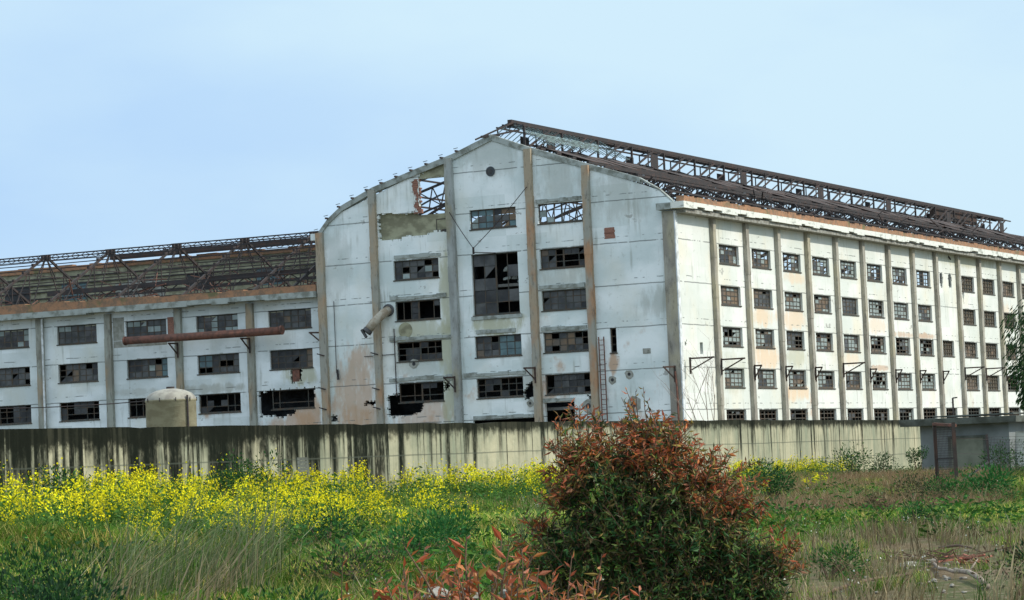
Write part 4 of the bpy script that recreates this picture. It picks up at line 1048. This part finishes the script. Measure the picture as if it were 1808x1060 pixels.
# --- tall feathery grass, lower left: plants one can tell apart
def at_px(xp, yp_ground, d):
    p = px(xp, 530, d); return p.x, d, float(ground(p.x, d))
def tuft(x, y, z, h, n, cols, drift, label, group):
    t0 = empty('tall_grass_tuft', (x, y, z)); tag(t0, label, 'grass', group)
    v, f, c = blades(n, .34, h, .010, .65, .45, list(cols)+GREEN[:2], drift); raw_mesh('blades', v, f, c, M['grass'], t0)
    v, f, c = blades(n//4, .2, h*1.15, .022, .3, .3, [tuple(k*1.1 for k in cols[0])], drift); raw_mesh('seed_heads', v, f, c, M['grass'], t0)
    return t0
tl = ['tall pale feathery grass tuft in the lower left foreground', 'straw coloured grass tuft leaning right beside the dark green weeds', 'grey green tall grass tuft left of centre in the meadow']
TU = [(165, 26, 1.0, DRY+GREY), (215, 28, 1.15, GREY), (262, 30, 1.2, GREY+DRY[:1]), (318, 31, 1.15, GREY), (362, 27, 1.0, DRY), (405, 30, 1.15, GREY+DRY[:1]), (300, 25, .8, DRY), (452, 33, 1.2, GREY), (190, 32, 1.2, GREY), (345, 35, 1.3, GREY+GREEN[:1]), (1760, 24, .6, DRY+GREY), (890, 42, 1.0, GREY)]
for i, (xp, d, h, cols) in enumerate(TU):
    x, y, z = at_px(xp, 0, d)
    if xp < 890: lab = ['pale straw tall grass tuft, leftmost of the tall tufts beside the dark corner shrubs', 'grey-green tall tuft just right of the leftmost straw tuft', 'mixed grey and straw tuft, third of the tall tufts from the left', 'grey-green tall tuft bending right, centre of the tall tufts', 'short straw coloured tuft low at the front right of the tall tufts', 'grey and straw tuft bending right, second last of the tall tufts', 'shortest straw tuft in front of the other tall tufts', 'grey-green tuft bending right, rightmost of the tall tufts', 'grey-green tuft standing behind the left tall tufts near the yellow flowers', 'greenest tall tuft at the back of the tall tufts'][i]
    else: lab = {1760: 'short straw coloured grass tuft at the lower right edge', 890: 'lone tall grass tuft with upright pale stalk left of the red-leaved bush'}[xp]
    tuft(x, y, z, h*1.12, 110, cols, (rng.uniform(.15, .5), 0), lab, 'tall grass tufts in the lower left' if xp < 890 else None)

# --- individual weed shrubs
def shrub(xp, d, w_, h, cols, label, n=900, ls=.07, flowers=0, name='weed_shrub', cat='shrub', group=None):
    x, y, z = at_px(xp, 0, d); r0 = empty(name, (x, y, z)); tag(r0, label, cat, group)
    t_ = Tmpl(); blobs = [(rng.uniform(-.3, .3)*w_, rng.uniform(-.3, .3)*w_, h*rng.uniform(.35, .8), w_*rng.uniform(.2, .34)) for _ in range(7)]
    for _ in range(n):
        bx, by, bz, br = blobs[rng.integers(len(blobs))]; q = r3()*br*rng.random()**.4; p = np.array((bx, by, bz))+q*(1, 1, .9)
        if p[2] < .02: p[2] = rng.uniform(.02, .2)
        dr = q/(np.linalg.norm(q)+1e-6)+np.array((0, 0, .4)); dr /= np.linalg.norm(dr); s_ = np.cross(dr, r3()); s_ /= np.linalg.norm(s_); L = ls*rng.uniform(.5, 1.3)
        c = np.array(cols[rng.integers(len(cols))])*rng.uniform(.6, 1.3)
        t_.quad(p, p+dr*L*.5+s_*L*.2, p+dr*L, p+dr*L*.5-s_*L*.2, c)
    for _ in range(flowers):
        bx, by, bz, br = blobs[rng.integers(len(blobs))]; p = np.array((bx, by, bz))+r3()*br*1.1; p[2] = abs(p[2]); a, b2 = r3()*.02, r3()*.02; t_.quad(p-a, p+b2, p+a, p-b2, np.array((.85, .7, .03)))
    v, f, c = t_.arr(); raw_mesh('foliage', v, f, c, M['leaf'], r0)
    b = MB()
    for bx, by, bz, br in blobs: b.tube([(0, 0, -.05), (bx*.5, by*.5, bz*.5), (bx, by, bz)], [.02, .014, .006], 5)
    b.build('stems', M['bark'], r0); return r0
DG = [(.02, .06, .018), (.03, .085, .02), (.018, .045, .02)]; MG = [(.04, .12, .02), (.05, .14, .03), (.03, .085, .025)]; BG = [(.025, .12, .03), (.045, .155, .035)]
BR = [(.10, .075, .04), (.14, .10, .06), (.06, .06, .03)]
shrub(440, 66, 1.5, 1.55, DG+MG, 'tall dark green mustard bush rising against the wall above the yellow flowers', 1500, .08, 90)
shrub(385, 64, .9, 1.15, DG+MG, 'smaller dark green bush just left of the tallest mustard bush', 700, .08, 30)
shrub(90, 58, 1.0, 1.2, DG+MG, 'olive green flowering bush in front of the blackened wall at far left', 900, .08, 90)
shrub(300, 60, .8, 1.1, MG, 'green bush with a few yellow heads before the wall right of the domed tank', 600, .08, 60)
shrub(40, 21, 1.5, .85, DG, 'dark green leafy shrub in the bottom left corner', 3200, .055)
shrub(110, 24, 1.0, .75, DG, 'dark green shrub just right of the bottom left corner shrub', 2200, .055)
shrub(20, 30, 1.6, 1.0, MG+DG, 'mid green shrub behind the dark bottom left corner shrub', 2400, .06)
shrub(500, 24, .9, .55, DG+MG, 'low dark green shrub at the bottom edge left of the orange leaved sprigs', 1700, .05)
shrub(720, 40, 1.3, .75, BG, 'bluish green leafy weed clump left of the red-leaved bush', 1500, .07)
shrub(800, 44, 1.2, .8, BG+MG, 'bright green weed clump nearest the left side of the red-leaved bush', 1400, .07)
shrub(560, 48, 1.4, .8, BG+DG, 'green weed clump in the middle of the meadow below the yellow flowers', 1400, .07)
shrub(560, 32, 1.6, .55, BR+DG, 'brown weedy patch with whitish stones behind the low dark green shrub', 2200, .05)
shrub(640, 36, 1.5, .5, BR+MG, 'brownish green weed patch left of the orange-red sprigs', 1600, .05)
shrub(1345, 70, 1.3, 1.25, DG+BG, 'dark blue green shrub right beside the red-leaved bush', 1700, .08)
shrub(1480, 110, 2.2, 1.3, DG+MG, 'dark green shrub at the wall beside the far yellow flower patch', 1400, .1)
shrub(1545, 118, 1.4, 1.1, DG, 'small dark shrub against the pale streaked wall', 800, .1)
shrub(1607, 122, .9, 1.55, DG+MG, 'narrow upright green plant standing against the wall near the hut', 700, .1)
shrub(1610, 62, 1.5, .9, BR+DG, 'brown and dark green tangled bush in front of the rusty gate', 1700, .06)
shrub(1535, 57, .9, .7, BR, 'dry brown twiggy bush left of the tangled dark bush', 900, .05)
shrub(1710, 68, 1.7, .85, BG, 'lush bright green clump below the rusty gate', 1900, .09)
shrub(1655, 66, 1.0, .7, BG+MG, 'bright green clump between the tangled bush and the gate', 900, .08)
shrub(1765, 108, 2.2, 1.3, DG+MG, 'dark green shrub at the foot of the hut near the wire fence', 1400, .1)
shrub(1600, 52, .8, .5, DG+BG, 'small green clump on the bare ground in front of the tangled bush', 700, .06)
shrub(1790, 27, .8, .62, BR+DG, 'dark brown scrubby bush in the bottom right corner', 1500, .05)
shrub(1440, 34, .8, .4, MG, 'low green weed patch right of the red-leaved bush on dry ground', 900, .05)

# --- leafy saplings with red new growth
def eucalyptus(root, twigs, trunk_pts, leaf, redness, name='foliage', seed=0):
    """twigs: (origin, direction, length, leaf count). redness(p) -> 0..1"""
    t_ = Tmpl(); st = MB()
    for o_, dr, L, nl in twigs:
        o_ = np.array(o_, float); dr = np.array(dr, float); dr /= np.linalg.norm(dr); bend = r3()*.25
        pts = [o_+(dr*s_+bend*s_*s_*.6)*L for s_ in (0, .5, 1)]
        st.tube([tuple(p) for p in pts], [leaf*.045, leaf*.035, leaf*.02], 4, cap=False)
        for i in range(nl):
            s_ = (i+.5)/nl; p = o_+(dr*s_+bend*s_*s_*.6)*L; side = np.cross(dr, r3()); side /= np.linalg.norm(side)+1e-6
            ld = side*rng.uniform(.6, 1.1)+dr*rng.uniform(.2, .9)+np.array((0, 0, rng.uniform(-.55, .35))); ld /= np.linalg.norm(ld)
            wv = np.cross(ld, r3()); wv /= np.linalg.norm(wv)+1e-6; nrm = np.cross(ld, wv); ll = leaf*rng.uniform(.55, 1.15)*(1-.35*s_); w2 = ll*rng.uniform(.10, .17)
            rd = np.clip(redness(p)+.25*(s_-.5)+rng.normal(0, .15), 0, 1)
            g = np.array(((.024, .08, .022), (.045, .125, .03), (.10, .19, .035), (.02, .06, .02))[rng.integers(4)]); r_ = np.array(((.46, .11, .04), (.54, .18, .05), (.36, .085, .035), (.48, .17, .09), (.28, .20, .04))[rng.integers(5)])
            c = (g*(1-rd)+r_*rd)*rng.uniform(.7, 1.25)
            a, m, e_ = p, p+ld*ll*.5-nrm*ll*.03, p+ld*ll-nrm*ll*.12
            q1 = p+ld*ll*.4+wv*w2+nrm*w2*.35; q2 = p+ld*ll*.4-wv*w2+nrm*w2*.35
            t_.quad(a, q1, e_, m, c); t_.quad(a, m, e_, q2, c*.93)
    v, f, c = t_.arr(); raw_mesh(name, v, f, c, M['gloss_leaf'], root)
    for tp, rads in trunk_pts: st.tube(tp, rads, 6)
    st.build('branches', M['bark'], root)
BD = 15.0
bz = float(ground(.79, BD)); bush = empty('red_leaved_bush', (.72, BD, bz))
tag(bush, 'large dense bush of dark green narrow leaves with red new growth on top', 'bush')
def bpx(xp, yp, dd=0):
    p = px(xp, yp, BD+dd); return (p.x-.72, dd, p.z-bz)
BL = []   # blobs: photo centre x,y and radius in px
for xp, yp, rp in ((1060, 850, 95), (1150, 820, 85), (1230, 870, 85), (1120, 930, 120), (1220, 960, 110), (1040, 980, 90), (1310, 1000, 70), (980, 1000, 60), (1150, 1060, 130), (1270, 1070, 110), (1010, 1070, 90), (1290, 900, 45), (1345, 1060, 50), (1000, 880, 40),
                   (1030, 800, 45), (1130, 780, 45), (1180, 790, 30), (1000, 810, 25), (1120, 1150, 150), (1250, 1160, 120), (1000, 1160, 110), (1365, 985, 28), (965, 945, 30), (1375, 1010, 30)):
    c = bpx(xp, yp, rng.uniform(-.08, .08)); BL.append((np.array(c), rp*BD/4976))
wts = np.array([r**2 for _, r in BL]); wts /= wts.sum()
tw_ = []
for _ in range(4300):
    c, r = BL[rng.choice(len(BL), p=wts)]; q = r3(); q[2] = abs(q[2])*.9-.25 if rng.random() < .7 else q[2]
    p = c+q*r*rng.uniform(.45, .95); dr = q*.7+np.array((rng.normal(0, .2), rng.normal(0, .2), .55))
    tw_.append((p-dr/np.linalg.norm(dr)*.06, dr, rng.uniform(.08, .17), int(rng.integers(7, 12))))
for xp, yp, dx_, dz_, L in ((1035, 745, -.1, 1, .14), (1020, 745, -.5, 1, .13), (1045, 750, .4, 1, .12), (1135, 745, -.1, 1, .20), (1150, 750, .15, 1, .16), (1170, 755, .5, 1, .14), (1125, 750, -.3, 1, .18), (1195, 770, .5, .8, .12), (1000, 770, -.3, 1, .11), (985, 790, -.6, .8, .1), (975, 835, -1, .4, .1),
                        (1270, 825, .5, .8, .13), (1300, 830, .7, .7, .14), (1320, 850, 1, .3, .12), (1325, 880, 1, .2, .10), (1330, 905, 1, .1, .1), (1385, 975, .8, .7, .12), (1395, 965, .8, .9, .10), (1370, 950, .3, 1, .12), (1395, 1000, .9, .3, .1), (950, 925, -.5, .8, .12), (935, 960, -.8, .5, .1), (930, 1000, -.8, .2, .1), (1060, 765, 0, 1, .1), (1090, 765, .1, 1, .1), (1215, 800, .5, 1, .1), (1240, 812, .4, 1, .1)):
    for k in range(3):
        tw_.append((bpx(xp+rng.uniform(-10, 10), yp+rng.uniform(0, 14), rng.uniform(-.05, .05)), (dx_+rng.normal(0, .15), rng.normal(0, .2), dz_+rng.normal(0, .1)), L*rng.uniform(.7, 1.1), 10))
def redb(p):
    X_ = p[0]; Z_ = p[2]
    top_ = float(np.interp(X_, [-.66, -.5, -.3, .05, .15, .3, .5, .66], [1.22, 1.52, 1.76, 1.73, 1.66, 1.53, 1.45, 1.13]))
    dep = float(np.interp(X_, [-.6, -.35, 0, .2, .6], [.10, .14, .24, .28, .15]))
    k = np.clip((Z_-(top_-dep-.04))/.14, 0, 1)
    return k*(.12 if rng.random() < .38 else 1)+(.4 if rng.random() < .04 else 0)
trk = []
for c, r in BL[:14]:
    q = np.array((0, 0, 0)); trk.append(([tuple(q), tuple(c*np.array((.45, .45, .5))+r3()*.03), tuple(c)], [.014, .009, .004]))
eucalyptus(bush, tw_, trk, .064, redb)

def sprig(xp, ytop, d, n, label, leaf=.085, red=.85, spread=.16, ydown=None):
    p = px(xp, ytop, d); gz_ = float(ground(p.x, d)); r0 = empty('red_sprig', (p.x, d, gz_)); tag(r0, label, 'sapling', None)
    H0 = p.z-gz_; tw = []; trk = []
    for _ in range(int(n*2.9)):
        a = rng.uniform(0, 6.283); r = spread*1.25*math.sqrt(rng.random()); h = H0*rng.uniform(.66, .97); q = np.array((r*math.cos(a), r*math.sin(a), h))
        tw.append((q-np.array((0, 0, .1)), (q[0]*2+rng.normal(0, .2), q[1]*2, 1), rng.uniform(.10, .2), 9)); trk.append(([(0, 0, 0), tuple(q*np.array((.5, .5, .6))), tuple(q-np.array((0, 0, .08)))], [.01, .007, .004]))
    eucalyptus(r0, tw, trk, leaf*.9, lambda p_: red); return r0
sprig(700, 975, 9.5, 9, 'orange-red leafy sprig at the bottom edge, furthest left of the red sprigs', .075, .8)
sprig(770, 1000, 9.0, 7, 'low orange-red sprig second from the left at the bottom edge', .08, .85)
sprig(838, 955, 9.2, 9, 'tallest orange-red sprig with curled top leaves, left of the big bush at the bottom', .10, .8, .12)
sprig(905, 985, 9.0, 12, 'dense orange-red sprig overlapping the lower left foot of the big bush', .075, .9, .14)
sprig(975, 1010, 8.8, 11, 'orange-red sprig in front of the dark lower left of the big bush', .07, .9, .13)
sprig(1040, 1000, 8.8, 11, 'upright orange-red sprig in front of the centre of the big bush', .07, .9, .12)
sprig(640, 1020, 9.6, 5, 'small reddish sprig at the bottom edge beside the low dark green shrub', .07, .7)
sprig(1085, 1030, 8.7, 6, 'low reddish sprig rightmost of those before the big bush', .07, .8, .1)

# --- bare tree in front of the long side
p = px(1250, 745, 200); bt = empty('bare_tree', (p.x, p.y, -1.3)); tag(bt, 'slender leafless grey tree in front of the white side wall near the corner', 'tree')
b = MB(); tip = 7.6+1.3
def limb(b, p, d, L, r, lev):
    p = Vector(p); d = Vector(d).normalized(); q = p+d*L*.5+Vector((random.gauss(0, .04), random.gauss(0, .04), 0))*L; e2 = q+(d+Vector((random.gauss(0, .12), random.gauss(0, .12), .1))).normalized()*L*.5
    b.tube([p, q, e2], [r, r*.8, r*.5], 5, cap=False)
    if lev > 0:
        for k in range(3 if lev > 1 else 2): limb(b, p.lerp(e2, random.uniform(.35, 1)), d+Vector((random.gauss(0, .45), random.gauss(0, .45), .25)), L*random.uniform(.45, .7), r*.5, lev-1)
for dx0 in (-.5, 0, .45): limb(b, (dx0*.2, 0, 0), (dx0*.25, 0, 1), tip*.62, .045, 3)
b.build('branches', M['deadwood'], bt)

# --- dark tree cut by the right edge
tp = px(1832, 800, 78); tz = float(ground(tp.x, 78)); rt = empty('dark_tree', (tp.x+.35, 78, tz)); tag(rt, 'dark evergreen tree with drooping leaves cut off by the right edge', 'tree')
t_ = Tmpl(); TB = [(-.35, 0, 4.6, .8), (-.15, .2, 3.7, .95), (-.45, -.1, 3.3, .6), (.3, 0, 5.0, 1.0), (-.3, 0, 2.7, .5), (.5, .3, 3.6, 1.1), (.0, 0, 2.6, .6), (1.0, 0, 4.3, 1.1), (.6, 0, 5.6, .8)]
for _ in range(9500):
    bx, by, bz2, br = TB[rng.integers(len(TB))]; q = r3()*br*rng.random()**.45; p_ = np.array((bx, by, bz2))+q
    dr = q/np.linalg.norm(q)*.5+np.array((0, 0, -.7)); dr /= np.linalg.norm(dr); s_ = np.cross(dr, r3()); s_ /= np.linalg.norm(s_); L = rng.uniform(.08, .2)
    t_.quad(p_, p_+dr*L*.5+s_*L*.13, p_+dr*L, p_+dr*L*.5-s_*L*.13, np.array(((.02, .05, .02), (.035, .08, .025), (.06, .11, .035))[rng.integers(3)]))
v, f, c = t_.arr(); raw_mesh('crown', v, f, c, M['leaf'], rt)
b = MB(); b.tube([(.6, 0, -.1), (.55, 0, 1.6), (.4, 0, 3.2), (.5, 0, 5)], [.13, .11, .08, .03], 8)
for bx, by, bz2, br in TB: b.tube([(.5, 0, 1.8), ((bx+.5)/2, by/2, bz2*.75+.3), (bx, by, bz2)], [.05, .035, .015], 5)
b.build('trunk', M['bark'], rt)

# --- fallen wood, rubble
def log(xa, ya, da, xb, yb, db, r, label, mat='deadwood', mid=.05, cat='branch', name='fallen_branch', n=8):
    a = px(xa, ya, da); c = px(xb, yb, db); za = float(ground(a.x, a.y)); b = MB(); P_ = []
    for i in range(n):
        s_ = i/(n-1); q = a.lerp(c, s_); g = float(ground(q.x, q.y)); P_.append((q.x-a.x, q.y-a.y, g+r+mid*math.sin(s_*3.14)+random.uniform(-.01, .02)-za))
    b.tube(P_, [r*(1-.35*i/(n-1))*random.uniform(.9, 1.1) for i in range(n)], 9)
    b.tube([P_[2], (P_[2][0]+.12, P_[2][1]+.1, P_[2][2]+.14)], [r*.4, r*.25], 6)
    o = b.build(name, M[mat], None, True); o.location = (a.x, a.y, za); tag(o, label, cat); return o
log(1745, 1062, 29.8, 1648, 1020, 36.5, .032, 'pale bare fallen branch curving across the ground at the lower right', mid=.06)
log(1430, 1062, 29.8, 1640, 1020, 36, .024, 'dark brown fallen branch lying left of the pale one', 'bark', .03)
log(1660, 985, 43, 1740, 1000, 40, .022, 'thin twig lying between the reddish debris and the pale branch', 'bark')
def pebble(seed, r):
    bm = bmesh.new(); bmesh.ops.create_icosphere(bm, subdivisions=2, radius=r); rs = random.Random(seed)
    ph = [rs.uniform(0, 6) for _ in range(6)]
    for v in bm.verts:
        n = v.co.normalized(); k = 1+.18*math.sin(3*n.x+ph[0])+.15*math.sin(4*n.y+ph[1])+.12*math.sin(5*n.z+ph[2]+2*n.x); v.co = n*r*k; v.co.z *= .6; v.co.x *= 1.25
    me = bpy.data.meshes.new('stone'); bm.to_mesh(me); bm.free(); me.materials.append(M['stone']); return me
PB = [pebble(i, .07) for i in range(5)]
def stone(xp, yp, d, s_, label, group):
    p = px(xp, yp, d); o = bpy.data.objects.new('stone', PB[rng.integers(5)]); col.objects.link(o); o.location = (p.x, d, float(ground(p.x, d))+.02*s_); o.scale = (s_,)*3; o.rotation_euler = (0, 0, rng.uniform(0, 6)); tag(o, label, 'stone', group)
def d_for(xp, yp):
    for d in np.arange(27, 120, .25):
        p = px(xp, yp, d)
        if p.z <= float(ground(p.x, d)): return float(d)
    return 60.
stone(1610, 1000, d_for(1610, 1005), 1.6, 'largest pale stone in the rubble at the lower right', None)
stone(1640, 992, d_for(1640, 998), 1.3, 'second pale rubble stone just right of the largest one', None)
for i in range(34):
    xp = random.gauss(1640, 45); yp = random.uniform(972, 1050); stone(xp, yp, d_for(xp, yp), random.uniform(.22, .55), 'small pale rubble stone on the dry ground at the lower right', 'small rubble stones at the lower right')
for i in range(12):
    xp = random.gauss(545, 40); yp = random.uniform(985, 1040); stone(xp, yp, 26+random.uniform(-1, 3), random.uniform(.5, 1.1), 'small whitish stone among the brown weeds left of the red sprigs', 'small stones left of the sprigs')
for i, (xp, yp) in enumerate(((770, 1052), (830, 1050), (900, 1048))):
    stone(xp, yp, 20, 1.3-.2*i, ['flat pale stone leftmost of three behind the orange-red sprigs at the bottom', 'flat pale stone in the middle of three behind the orange-red sprigs', 'flat pale stone rightmost of three, beside the big bush foot'][i], None)
    col.objects[-1].location.z = px(xp, yp, 20).z
# red broken pieces
dd0 = d_for(1705, 998); p = px(1705, 998, dd0); b = MB()
for i in range(26):
    a = random.uniform(0, 6.28); x_, y_ = random.gauss(0, .14), random.gauss(0, .2); l = random.uniform(.08, .3); z_ = random.uniform(.01, .09)
    b.bar((x_, y_, z_), (x_+l*math.cos(a), y_+l*math.sin(a), z_+random.uniform(-.01, .05)), .03, .02)
q = b.build('broken_roots', two_tone('red_brown_wood', (.40, .15, .10), (.25, .10, .07), 8)); q.location = (p.x, p.y, float(ground(p.x, p.y))); tag(q, 'small heap of reddish broken roots on the dry ground at the lower right', 'debris')
b = MB()
p = px(1655, 990, d_for(1655, 995))
for i in range(60):
    a = random.uniform(0, 6.28); x_, y_ = random.gauss(0, .25), random.gauss(0, .5); l = random.uniform(.1, .5); z_ = random.uniform(.01, .12)
    b.bar((x_, y_, z_), (x_+l*math.cos(a), y_+l*math.sin(a), z_+random.uniform(-.02, .12)), random.uniform(.006, .016))
q = b.build('twig_litter', M['bark']); q.location = (p.x, p.y, float(ground(p.x, p.y))); tag(q, kind='stuff')
